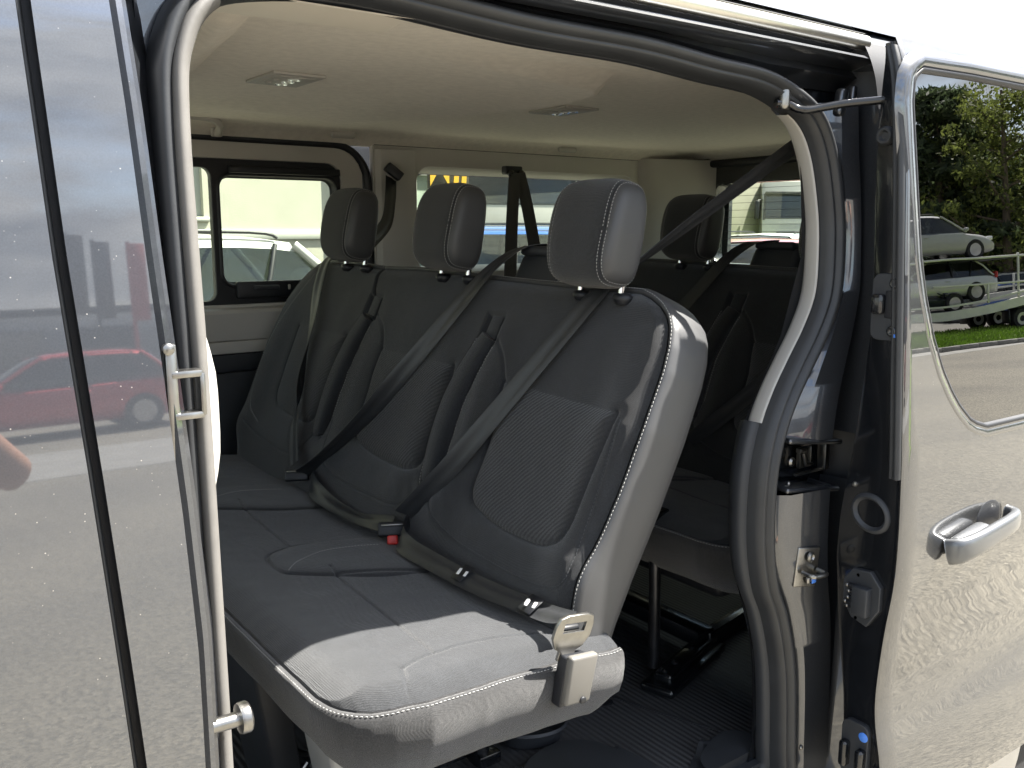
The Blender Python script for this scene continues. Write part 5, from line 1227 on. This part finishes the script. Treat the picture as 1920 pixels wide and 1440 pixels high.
car('parked_car', 'white car with a black roof rail parked along the cream wall', (1.20, 5.85), math.pi, WHITE, 4.3, 1.80, 1.53, 'hatch')
car('parked_car', 'bright blue car behind the middle headrest, seen through the quarter window', (6.35, 6.9), math.radians(-30), BLUE, 4.4, 1.82, 1.60, 'wagon')
car('parked_car', 'red car parked in the sun behind the tailgate window', (9.1, 6.35), math.radians(215), RED, 4.3, 1.8, 1.46)
car('parked_car', 'silver car parked just behind the red one outside the tailgate', (13.6, 9.9), math.radians(200), SILVER, 4.4, 1.8, 1.50)

# ---- trucks
def truck(name, label, loc, heading, cab_col, box_col, LB=9, group='parked trucks', H=3.6, cat='truck', box=True):
    root = empty(name, (loc[0], loc[1], 0), heading); C = mat('truck_' + cab_col[0], cab_col[1], rough=.4, coat=.6, var=.04); Bx = mat('tarp_' + box_col[0], box_col[1], rough=.7, var=.08, vscale=1.5)
    V = []; F = []
    secs = [(-1.1, .75, H, 1.22), (.2, .75, H, 1.22), (.55, .75, H - .12, 1.20), (.78, .75, H - .75, 1.19), (.95, .75, 2.05, 1.20), (1.02, .55, 1.9, 1.20), (1.10, .40, 1.2, 1.18), (1.08, .35, .5, 1.15)]
    for (x, z0, z1, w) in secs[:7]:
        V += [(x, -w, z0), (x, -w, z1 - .15), (x, -w + .12, z1), (x, w - .12, z1), (x, w, z1 - .15), (x, w, z0)]
    for i in range(6):
        for k in range(6): F.append((i * 6 + k, (i + 1) * 6 + k, (i + 1) * 6 + (k + 1) % 6, i * 6 + (k + 1) % 6))
    F.append(tuple(range(6))); F.append(tuple(36 + k for k in range(6))[::-1])
    mesh('cab', V, F, C, root, True, sharp=30)
    mesh('windscreen', [(1.0, -1.08, 2.02), (1.0, 1.08, 2.02), (.80, 1.05, 2.92), (.80, -1.05, 2.92)], [(0, 1, 2, 3)], GLASS_CAR, root, False)
    mesh('windscreen_surround', [(.985, -1.18, 1.95), (.985, 1.18, 1.95), (.77, 1.14, 3.0), (.77, -1.14, 3.0)], [(0, 1, 2, 3)], BLACK_PL, root, False)
    rbox('sun_visor', (.20, 2.2, .14), (.86, 0, 3.02), BLACK_PL, root, .04, 2)
    rbox('roof_fairing', (1.2, 2.1, .45), (-.35, 0, H + .1), C, root, .15, 3)
    for k in range(5): rbox('grille_bar', (.05, 1.3 - .06 * k, .05), (1.11, 0, 1.45 - k * .13), BLACK_PL, root, .01, 1)
    rbox('bumper', (.30, 2.4, .42), (1.02, 0, .52), DGREY_PL, root, .06, 3)
    for s in (-1, 1):
        rbox('head_lamp', (.12, .42, .18), (1.10, s * .88, .72), LAMP_LENS, root, .03, 2)
        rbox('mirror', (.16, .18, .75), (.98, s * 1.42, 2.35), BLACK_PL, root, .04, 2)
        tube('mirror_arm', [(.85, s * 1.18, 2.75), (.95, s * 1.40, 2.75)], .025, BLACK_PL, root, 6)
        mesh('side_window', [(.60, s * 1.225, 2.0), (.72, s * 1.215, 2.75), (-.3, s * 1.225, 2.75), (-.3, s * 1.225, 2.0)], [(0, 1, 2, 3)], GLASS_CAR, root, False)
        rbox('marker_lamp', (.06, .12, .05), (.3, s * .8, H + .36), LAMP_LENS, root, .01, 1)
        for x in (.35, -3.0) + ((-LB + 1, -LB - .2) if box else ()):
            w = lathe('wheel', [(.27, -.14), (.47, -.15), (.50, -.11), (.50, .11), (.47, .15), (.27, .14)], 'Y', (x, s * 1.02, .50), TYRE, root, 24); lathe('rim', [(.06, -.155), (.26, -.145), (.26, .145), (.06, .155)], 'Y', (x, s * 1.02, .5), RIM, w, 16)
    rbox('chassis', (LB, .9, .25), (-LB / 2, 0, .95), BLACK_PL, root, .02, 1)
    if box:
        rbox('cargo_box', (LB, 2.5, 2.75), (-1.7 - LB / 2, 0, 2.55), Bx, root, .05, 2)
        for s in (-1, 1):
            for k in range(10): rbox('curtain_rib', (.05, .03, 2.6), (-2.1 - k * (LB - .8) / 9, s * 1.255, 2.55), mat('tarp_seam', (.30, .30, .29), rough=.6), root, .008, 1)
            rbox('side_rail', (LB, .04, .16), (-1.7 - LB / 2, s * 1.26, 1.22), DGREY_PL, root, .01, 1)
    tag(root, label, cat, group); return root
def far(az, r): return (r * math.sin(R(az)), r * math.cos(R(az)) - .9)
p = far(53.0, 40); truck('truck', 'white truck cab facing the van at the right of the rear window', p, R(270 - 53 + 10), ('white', (.30, .30, .285)), ('cream', (.20, .195, .16)))
p = far(49.0, 42); truck('truck', 'white truck with a cream trailer at the left edge of the rear window', p, R(270 - 49 - 38), ('white', (.30, .30, .285)), ('cream', (.20, .195, .16)), LB=6)
p = far(35.6, 17); truck('truck', 'grey truck front with a dark windscreen by the hall', p, R(270 - 34 + 14), ('grey', (.20, .20, .19)), ('grey', (.5, .5, .48)), LB=7)
p = far(43.0, 20); truck('truck', 'pale truck with a greenish windscreen right of the concrete pier', p, R(270 - 43 + 8), ('pale', (.3, .3, .27)), ('grey', (.2, .2, .19)), LB=7)

# ---- buildings beyond
PLASTER = mat('cream_plaster', (.42, .41, .34), rough=.9, var=.05, vscale=3, bump=.25, bscale=60, bdetail=8, bdist=.01)
PVC = mat('white_window_frame', (.36, .37, .34), rough=.4, var=.02)
PANEG = mat('building_window_glass', (.07, .09, .10), rough=.08, spec=.9, var=.3, vscale=1.0)
BLIND = mat('window_blind', (.42, .43, .40), rough=.7)
def bwindow(parent, off, x, z, w, h, y, transom=True):
    fr = plate('window', [(x, z), (x + w, z), (x + w, z + h), (x, z + h)], [[(x + .06, z + .06), (x + w - .06, z + .06), (x + w - .06, z + (h * .62 if transom else h - .06)), (x + .06, z + (h * .62 if transom else h - .06))]] + ([[(x + .06, z + h * .62 + .08), (x + w - .06, z + h * .62 + .08), (x + w - .06, z + h - .06), (x + .06, z + h - .06)]] if transom else []), y, .06, PVC, parent); fr.location = off
    q = mesh('pane', [(x + .03, y + .02, z + .03), (x + w - .03, y + .02, z + .03), (x + w - .03, y + .02, z + h - .03), (x + .03, y + .02, z + h - .03)], [(0, 1, 2, 3)], PANEG, fr, False)
    q = mesh('blind', [(x + .06, y + .012, z + h * .36), (x + w - .06, y + .012, z + h * .36), (x + w - .06, y + .012, z + h * .60), (x + .06, y + .012, z + h * .60)], [(0, 1, 2, 3)], BLIND, fr, False)
    q = rbox('sill', (w + .12, .16, .05), (x + w / 2, y - .07, z - .03), PVC, fr, .01, 1)
bl = empty('office_building', (-2, 9.6, 0)); bo = Vector((2, -9.6, 0))
wins = [(2.30, 1.72, 1.10, 1.35), (-1.6, 1.72, 1.4, 1.35), (-5.4, 1.72, 1.4, 1.35), (-9.0, 1.72, 1.4, 1.35)]
o = plate('wall', [(-12, 0), (5.35, 0), (5.35, 6.6), (-12, 6.6)], [[(x, z), (x + w, z), (x + w, z + h), (x, z + h)] for x, z, w, h in wins], 9.7, .30, PLASTER, bl); o.location = bo
for wdef in wins: bwindow(bl, bo, *wdef, 9.66)
o = rbox('plinth', (17.35, .05, .5), (-3.32, 9.53, .25), CONC, bl, .01, 1); o.location = bo
o = rbox('side_wall', (.3, 8, 6.6), (5.2, 13.86, 3.3), PLASTER, bl, 0, 1); o.location = bo
o = tube('downpipe', [(5.12, 9.47, 0), (5.12, 9.47, 6.5)], .055, PVC, bl, 12); o.location = bo
o = rbox('roof', (17.8, 9, .25), (-3.3, 13.7, 6.75), DGREY_PL, bl, .02, 1); o.location = bo
o = rbox('wall_band', (17.3, .03, .12), (-3.33, 9.535, 1.52), PVC, bl, .005, 1); o.location = bo
tag(bl, 'cream rendered building with white-framed windows beyond the van', 'building')
# glazed hall with piers
gh = empty('service_hall', (9, 15, 0)); go = Vector((-9, -15, 0)); WALLG = mat('hall_wall', (.24, .23, .19), rough=.85, var=.06, vscale=2)
for (x0, x1, y_) in ((11.8, 14.2, 15.0), (15.8, 19, 17.0)):
    o = rbox('pier', (x1 - x0, .5, 6), ((x0 + x1) / 2, y_ + 3.2, 3), WALLG, gh, .02, 1); o.location = go
    for k in range(5):
        o = rbox('wall_joint', (x1 - x0, .012, .02), ((x0 + x1) / 2, y_ + 2.946, .8 + k * .62), DGREY_PL, gh, 0, 1); o.location = go
o = rbox('back_wall', (30, .4, 7), (20, 24, 3.5), WALLG, gh, .02, 1); o.location = go
for i in range(2):
    for j in range(6):
        x = 6.10 + i * .62; z = .25 + j * .72
        o = plate('glazing_frame', [(x, z), (x + .60, z), (x + .60, z + .70), (x, z + .70)], [[(x + .05, z + .05), (x + .55, z + .05), (x + .55, z + .65), (x + .05, z + .65)]], 10.6, .08, PVC, gh); o.location = go
        mesh('pane', [(x + .04, 10.62, z + .04), (x + .56, 10.62, z + .04), (x + .56, 10.62, z + .66), (x + .04, 10.62, z + .66)], [(0, 1, 2, 3)], mat('green_pane', (.30, .36, .30), rough=.1, spec=.8, var=.3, vscale=2), o, False)
tag(gh, 'service hall with white gridded glazing and pale piers', 'building')
# black and yellow chevron board
cb = empty('warning_board', (6.93, 10.1, 0)); cb.scale = (.5, .5, .95); co_ = Vector((-8.0, -11.6, 0))
YEL = mat('yellow_sheet', (.50, .30, .02), rough=.5); BLK = mat('black_sheet', (.05, .045, .03), rough=.5)
o = rbox('board', (1.35, .04, 1.5), (8.15, 11.6, 3.0), BLK, cb, .005, 1); o.location = co_
for k in range(6):
    z = 2.28 + k * .26
    for s in (0, 1):
        x = 7.55 + s * .62
        V = [(x, 11.572, z), (x + .30, 11.572, z + .24), (x + .30, 11.572, z + .40), (x, 11.572, z + .16)] if s == 0 else [(x - .30, 11.572, z + .24), (x, 11.572, z), (x, 11.572, z + .16), (x - .30, 11.572, z + .40)]
        V2 = [(a, b + .012, c) for a, b, c in V]
        q = mesh('chevron', V + V2, [(0, 1, 2, 3), (0, 4, 5, 1), (1, 5, 6, 2), (2, 6, 7, 3), (3, 7, 4, 0)], YEL, cb, False); q.location = co_
for x in (8.30, 8.56):
    V = [(x, 11.57, 2.27), (x + .16, 11.57, 2.27), (x + .42, 11.57, 3.7), (x + .26, 11.57, 3.7)]; V2 = [(a, b + .012, c) for a, b, c in V]
    q = mesh('stripe', V + V2, [(0, 1, 2, 3), (0, 4, 5, 1), (1, 5, 6, 2), (2, 6, 7, 3), (3, 7, 4, 0)], YEL, cb, False); q.location = co_
for x in (7.6, 8.7):
    q = tube('post', [(x, 11.65, 0), (x, 11.65, 3.6)], .04, STEEL_D, cb, 8); q.location = co_
tag(cb, 'black board with yellow chevrons standing behind the white glazing', 'sign')

# ---- car transporter and its load, behind the photographer to the rear
ang = R(63.2); O = pol(63.2, 34); uu = np.array([math.cos(ang), math.sin(ang)]); ww = np.array([math.sin(ang), -math.cos(ang)])
ax = uu * math.cos(R(38)) + ww * math.sin(R(38)); HD = math.atan2(ax[1], ax[0])
ct = empty('car_transporter', (O[0], O[1], 0), HD)
WS = mat('white_steel', (.72, .71, .66), rough=.5, var=.1, vscale=3)
for s in (-1, 1):
    # sloping side beam: low on the left, rising to the right
    pts = smooth_path([(-9, .62, 0), (-3.0, .58, 0), (-1.6, .62, 0), (-.4, .74, 0), (.8, .93, 0), (2.2, 1.10, 0), (6, 1.16, 0)], 6)
    V, F = sweep_xz([(p[0], p[1]) for p in pts], [(-.14, -.04), (.14, -.04), (.14, .04), (-.14, .04)], prof_closed=True, y0=s * 1.20); mesh('side_beam', V, F, WS, ct, False)
    V, F = sweep_xz([(p[0], p[1] + .30) for p in pts], [(-.03, -.03), (.03, -.03), (.03, .03), (-.03, .03)], prof_closed=True, y0=s * 1.22); mesh('guard_rail', V, F, WS, ct, False)
    for x in (-6.5, -4.0, -.55, 2.4, 5): rbox('upright', (.06, .06, .62 if x != -6.5 else 2.2), (x, s * 1.22, 1.22 + (.0 if x < 1 else .3)), WS, ct, .008, 1)
    rbox('top_rail', (8.2, .06, .06), (1.6, s * 1.22, 1.53), WS, ct, .008, 1)
    rbox('upper_deck_rail', (7.2, .07, .07), (-2.75, s * 1.15, 2.36), WS, ct, .01, 1)
    for x in (.72, 1.50, 2.28):
        w = lathe('wheel', [(.17, -.11), (.32, -.12), (.345, -.09), (.345, .09), (.32, .12), (.17, .11)], 'Y', (x, s * 1.02, .345), TYRE, ct, 28); lathe('rim', [(.05, -.05), (.10, -.12), (.20, -.125), (.20, .125), (.10, .12), (.05, .05)], 'Y', (x, s * 1.02, .345), RIM, w, 20)
    rbox('mudflap', (.05, .34, .42), (.22, s * 1.02, .42), BLACK_PL, ct, .01, 1)
    rbox('mudguard', (2.6, .34, .06), (1.5, s * 1.02, .76), DGREY_PL, ct, .02, 2)
for x in (-6.0, -2.8, .6): rbox('strut', (.07, .07, 1.6), (x, 1.15, 1.65), WS, ct, .01, 1)
rbox('deck', (15, 2.3, .06), (-1.5, 0, .72), DGREY_PL, ct, .01, 1)
rbox('upper_deck', (7.0, 2.2, .05), (-2.75, 0, 2.33), DGREY_PL, ct, .01, 1)
rbox('winch_handle', (.5, .05, .06), (1.05, -1.26, 1.12), mat('pink_strap', (.55, .25, .24), rough=.6), ct, .02, 2)
tag(ct, 'white two-deck car transporter trailer with three small wheels in a row', 'transporter')
def onT(x, y, z): q = O + ax * x + np.array([-ax[1], ax[0]]) * y; return (q[0], q[1], z)
car('transported_car', 'white car on the upper deck of the transporter, nose to the right', onT(-2.1, 0, 2.32), HD, WHITE, 4.5, 1.82, 1.5, 'wagon', 'cars on the transporter')
car('transported_car', 'silver car with red tail lamps on the middle level of the transporter', onT(-2.1, 0, .98), HD + math.pi, SILVER, 4.6, 1.80, 1.38, 'hatch', 'cars on the transporter')
car('transported_car', 'very dark car low on the bottom deck of the transporter', onT(-2.9, .1, .66), HD, DARK, 4.3, 1.7, .95, 'hatch', 'cars on the transporter')
q = pol(66.0, 47); car('parked_van', 'white passenger van parked under the trees behind the transporter', (q[0], q[1]), HD + .2, WHITE, 4.8, 1.95, 1.95, 'van', cat='van')
q = pol(63.6, 44); car('parked_car', 'blue car mostly hidden behind the transporter rails', (q[0], q[1]), HD + math.pi, BLUE, 4.2, 1.75, 1.50, 'hatch')

# ---- trees
BARK = mat('bark', (.16, .125, .09), rough=.9, var=.3, vscale=8, bump=.8, bscale=25, stretch=(1, 1, .25), bdist=.02)
def leafmat(name, col):
    def ex(m, n, l, b, mpn, cr):
        gi = n.new('ShaderNodeObjectInfo'); ge = n.new('ShaderNodeNewGeometry'); 
        r2 = n.new('ShaderNodeValToRGB'); r2.color_ramp.elements[0].color = (*[c * .55 for c in col], 1); r2.color_ramp.elements[1].color = (*[c * 1.6 for c in col], 1)
        l.new(ge.outputs['Random Per Island'], r2.inputs['Fac']); l.new(r2.outputs['Color'], b.inputs['Base Color'])
        tl = n.new('ShaderNodeBsdfTranslucent'); l.new(r2.outputs['Color'], tl.inputs['Color']); ms = n.new('ShaderNodeMixShader'); ms.inputs['Fac'].default_value = .45
        out = [q for q in n if q.type == 'OUTPUT_MATERIAL'][0]; l.new(b.outputs[0], ms.inputs[1]); l.new(tl.outputs[0], ms.inputs[2]); l.new(ms.outputs[0], out.inputs['Surface'])
    return mat(name, col, rough=.65, extra=ex)
LEAF_C = leafmat('dark_needles', (.075, .105, .048)); LEAF_D = leafmat('fresh_leaves', (.15, .18, .045)); LEAF_M = leafmat('mid_leaves', (.07, .10, .035))
def tree(label, az, r, h, kind, seed, count=9000, y0=.74, spread=None):
    rnd = random.Random(seed); q = pol(az, r, y0); root = empty('conifer_tree' if kind == 'c' else 'leafy_tree', (q[0], q[1], 0)); tw = .32 if kind == 'c' else .26
    tr = MB(); V, F = tube_data(smooth_path([(0, 0, 0), (rnd.uniform(-.1, .1), .05, h * .3), (rnd.uniform(-.2, .2), 0, h * .62), (rnd.uniform(-.2, .2), 0, h * .93)], 4), np.linspace(tw, .05, 13), 10); tr.add(V, F)
    clumps = []
    nl = 26 if kind == 'c' else 22
    for i in range(nl):
        z0 = h * (.13 + .80 * i / nl); a = i * 2.399 + rnd.uniform(-.4, .4)
        if kind == 'c': ln = h * .30 * (1 - (i / nl) ** 1.5) * rnd.uniform(.7, 1.15) + .5; up = -.05 + .3 * (i / nl)
        else: ln = h * .34 * math.sin(math.pi * min(.97, .22 + .75 * i / nl)) * rnd.uniform(.7, 1.1) + .3; up = .5
        P = smooth_path([(0, 0, z0), (math.cos(a) * ln * .5, math.sin(a) * ln * .5, z0 + ln * up * .4), (math.cos(a) * ln, math.sin(a) * ln, z0 + ln * up)], 4)
        V, F = tube_data(P, np.linspace(.09 * (1 - i / nl) + .03, .015, len(P)), 6); tr.add(V, F)
        for t in (.45, .62, .78, .92, 1.0):
            pp = P[int(t * (len(P) - 1))]
            for _ in range(2): clumps.append((pp + np.array([rnd.gauss(0, .35), rnd.gauss(0, .35), rnd.gauss(0, .22)]), rnd.uniform(.35, .95) if kind == 'c' else rnd.uniform(.4, .9)))
    tr.build('trunk', BARK, root)
    V = []; F = []; Cn = len(clumps)
    r_ = np.random.default_rng(seed); per = count // Cn
    for c, s in clumps:
        d = r_.normal(size=(per, 3)); d /= np.linalg.norm(d, axis=1)[:, None]; rad = s * r_.uniform(.35, 1.0, (per, 1)) ** .6
        P = c + d * rad * (np.array([1.15, 1.15, .45]) if kind == 'c' else np.array([1, 1, .75]))
        sz = r_.uniform(.09, .21, per) if kind == 'c' else r_.uniform(.07, .17, per)
        a = r_.normal(size=(per, 3)); a /= np.linalg.norm(a, axis=1)[:, None]; b = np.cross(a, d); b /= np.linalg.norm(b, axis=1)[:, None] + 1e-9
        k = 1.7 if kind == 'c' else 1.0
        for i in range(per):
            n0 = len(V); V += [P[i] - a[i] * sz[i] * k, P[i] + b[i] * sz[i] * .5, P[i] + a[i] * sz[i] * k, P[i] - b[i] * sz[i] * .5]; F.append((n0, n0 + 1, n0 + 2, n0 + 3))
    fast_mesh('crown', np.array(V), np.array(F), LEAF_C if kind == 'c' else (LEAF_D if kind == 'd' else LEAF_M), root)
    for o_ in root.children:
        if o_.name.startswith('crown'): o_.data.shade_flat()
    tag(root, label, 'tree', 'trees behind the road'); return root
tree('tall dark conifer at the left of the door window reflection', 61.4, 52, 12.4, 'c', 1, 13000)
tree('dark conifer just right of the tallest one with a bare brown trunk', 63.1, 56, 11.6, 'c', 2, 11000)
tree('fresh light green leafy tree right of the conifers', 64.7, 50, 11.4, 'd', 3, 9000)
tree('thin-crowned spring tree at the right edge of the door window', 66.6, 54, 12.5, 'd', 4, 5000)
tree('mid green tree standing low between the conifers', 62.6, 60, 9.5, 'm', 5, 10000)
tree('broad mid green tree behind the white van', 65.6, 60, 8.5, 'm', 6, 10000)
for i, (az, r, h, k) in enumerate(((58.6, 54, 11, 'c'), (55.8, 57, 11, 'm'), (52, 55, 12.5, 'c'), (69, 55, 12, 'm'), (72.5, 57, 13, 'c'), (48, 60, 10, 'm'))):
    tree(['conifer left of the others, hidden by the door frame', 'bushy tree well left of the conifers', 'lone conifer far to the left behind the yard', 'leafy tree past the right end of the window', 'last conifer on the right beyond the transporter', 'low bushy tree at the far left end of the row'][i], az, r, h, k, 20 + i, 5000)
# low hedge mass closing the view under the crowns
V = []; F = []
for _ in range(14000):
    a = random.uniform(44, 80); r = random.uniform(62, 68); p = pol(a, r); z = random.uniform(0, 5.2) * (.8 + .2 * math.sin(a * 3)); s = random.uniform(.15, .4); b = len(V); t = random.uniform(0, 6.28); u_ = random.uniform(-.5, .5)
    V += [(p[0] - s * math.cos(t), p[1] - s * math.sin(t), z - s * u_), (p[0], p[1], z + s * .7), (p[0] + s * math.cos(t), p[1] + s * math.sin(t), z + s * u_), (p[0], p[1] + .1, z - s * .7)]; F.append((b, b + 1, b + 2, b + 3))
o = fast_mesh('woodland_edge', np.array(V), np.array(F), LEAF_M); o.data.shade_flat(); tag(o, 'dark woodland undergrowth behind the trees', 'woodland', kind='stuff')
# low hall and posts behind the red car
lh_ = empty('low_hall', (0, -52, 0)); lo_ = Vector((0, 52, 0))
o = rbox('wall', (60, 8, 3.6), (-6, -56, 1.8), mat('grey_cladding', (.20, .22, .25), rough=.6, var=.08, vscale=.6), lh_, .05, 1); o.location = lo_
o = rbox('roof', (60.6, 8.6, .4), (-6, -56, 3.8), DGREY_PL, lh_, .05, 1); o.location = lo_
for k in range(12):
    o = rbox('gate', (3.2, .1, 2.8), (-30 + k * 4.6, -51.95, 1.4), CONC if k % 3 else DGREY_PL, lh_, .02, 1); o.location = lo_
tag(lh_, 'long low grey hall far behind the red car', 'building')
for i, (x, y, h, m_) in enumerate(((4.3, -22, 3.3, STEEL_D), (5.0, -22.6, 3.2, STEEL_D), (5.7, -22.2, 3.1, mat('red_post', (.35, .04, .04), rough=.6)))):
    fl = empty('flag_pole', (x, y, 0)); tube('pole', [(0, 0, 0), (0, 0, h + 1)], .05, m_, fl, 8); rbox('banner', (.36, .02, 1.9), (.2, 0, h), m_, fl, .005, 1)
    tag(fl, ['dark banner pole, leftmost of three behind the red car', 'dark banner pole in the middle of the three', 'red banner pole, rightmost of the three'][i], 'banner', 'banner poles behind the red car')

# ---- the photographer, mirrored in the front door
SKIN = mat('skin', (.50, .27, .18), rough=.5, var=.06); SHIRT = mat('dark_tshirt', (.05, .055, .065), rough=.9); JEANS = mat('dark_jeans', (.05, .06, .09), rough=.9); HAIR = mat('brown_hair', (.06, .04, .03), rough=.6)
def skin_mesh(name, pts, edges, rad, material, parent, root=0, sub=2):
    me = bpy.data.meshes.new(name); me.from_pydata(pts, edges, []); o = bpy.data.objects.new(name, me); COL.objects.link(o)
    s = o.modifiers.new('skin', 'SKIN'); s.use_smooth_shade = True; lay = me.skin_vertices[0] if me.skin_vertices else None
    if lay is None:
        bm = bmesh.new(); bm.from_mesh(me); bm.verts.layers.skin.verify(); bm.to_mesh(me); bm.free(); lay = me.skin_vertices[0]
    for i, r_ in enumerate(rad): lay.data[i].radius = (r_, r_) if not isinstance(r_, tuple) else r_; lay.data[i].use_root = (i == root)
    ss = o.modifiers.new('sub', 'SUBSURF'); ss.levels = sub; ss.render_levels = sub
    dg = bpy.context.evaluated_depsgraph_get(); m2 = bpy.data.meshes.new_from_object(o.evaluated_get(dg)); bpy.data.objects.remove(o); m2.name = name; m2.materials.clear(); r = newobj(name, m2, parent, material); m2.shade_smooth(); return r
pr = empty('person', (-.10, -1.52, 0)); po = -Vector(pr.location)
P_ = [(-.10, -1.52, .95), (-.10, -1.52, 1.12), (-.10, -1.52, 1.32), (-.10, -1.50, 1.46), (-.09, -1.48, 1.55), (-.08, -1.44, 1.66), (-.08, -1.43, 1.75),
      (.09, -1.50, 1.42), (.27, -1.22, 1.20), (.09, -1.05, 1.44), (.03, -.99, 1.50),
      (-.29, -1.50, 1.42), (-.33, -1.47, 1.15), (-.30, -1.36, .92), (-.29, -1.33, .84),
      (-.01, -1.52, .88), (0.01, -1.50, .50), (0.01, -1.53, .09), (.03, -1.38, .04), (-.19, -1.52, .88), (-.21, -1.50, .50), (-.22, -1.53, .09), (-.24, -1.38, .04)]
E_ = [(0, 1), (1, 2), (2, 3), (3, 4), (4, 5), (5, 6), (3, 7), (7, 8), (8, 9), (9, 10), (3, 11), (11, 12), (12, 13), (13, 14), (0, 15), (15, 16), (16, 17), (17, 18), (0, 19), (19, 20), (20, 21), (21, 22)]
R_ = [(.15, .11), (.14, .10), (.16, .11), (.11, .08), .055, (.075, .09), (.07, .08), .062, .045, .030, (.042, .018), .062, .045, .030, (.042, .018), .085, .060, .042, .035, .085, .060, .042, .035]
b_ = skin_mesh('body', P_, E_, R_, SKIN, pr); b_.location = po
sel = [0, 1, 2, 3, 7, 11]
PP = [P_[i] for i in sel] + [(.16, -1.40, 1.335), (-.31, -1.49, 1.28)]
sh = skin_mesh('shirt', PP, [(0, 1), (1, 2), (2, 3), (3, 4), (3, 5), (4, 6), (5, 7)], [(.165, .125), (.155, .115), (.175, .125), (.12, .09), .078, .078, .066, .066], SHIRT, pr); sh.location = po
PP = [P_[i] for i in (0, 15, 16, 17, 19, 20, 21)]
jn = skin_mesh('jeans', PP, [(0, 1), (1, 2), (2, 3), (0, 4), (4, 5), (5, 6)], [(.16, .12), .10, .075, .06, .10, .075, .06], JEANS, pr); jn.location = po
V, F = tube_data([(-.08, -1.46, 1.72), (-.08, -1.455, 1.80), (-.08, -1.45, 1.85)], [.088, .085, .03], 16); hr = mesh('hair', V, F, HAIR, pr); hr.location = po
for i in range(4):
    q = tube('finger', smooth_path([(.035, -.985, 1.49 + .020 * i), (.045, -.945, 1.495 + .020 * i), (.030, -.922, 1.50 + .020 * i)], 4), .008, SKIN, pr, 8); q.location = po
q = tube('thumb', smooth_path([(.02, -1.0, 1.52), (-.005, -.985, 1.545), (-.01, -.962, 1.56)], 4), .0095, SKIN, pr, 8); q.location = po
for s in (-1, 1):
    V, F = lathe_data([(.002, -.012), (.009, -.006), (.0115, 0), (.009, .006), (.002, .012)], 'Y', (-.08 + s * .030, -1.352, 1.70), 12); q = mesh('eye', V, F, WHITE_PR, pr); q.location = po
tag(pr, 'person in a dark T-shirt holding up a phone, elbow mirrored in the front door', 'person')
ph = rbox('phone', (.16, .075, .008), (0, 0, 0), BLACK_GLOSS, None, .003, 3); ph.rotation_euler = (R(90 - 9.63), 0, R(-36.4)); ph.location = Vector((-.013, -.918, 1.584)) ; tag(ph, 'black phone held up in the photographer\'s hand', 'phone')
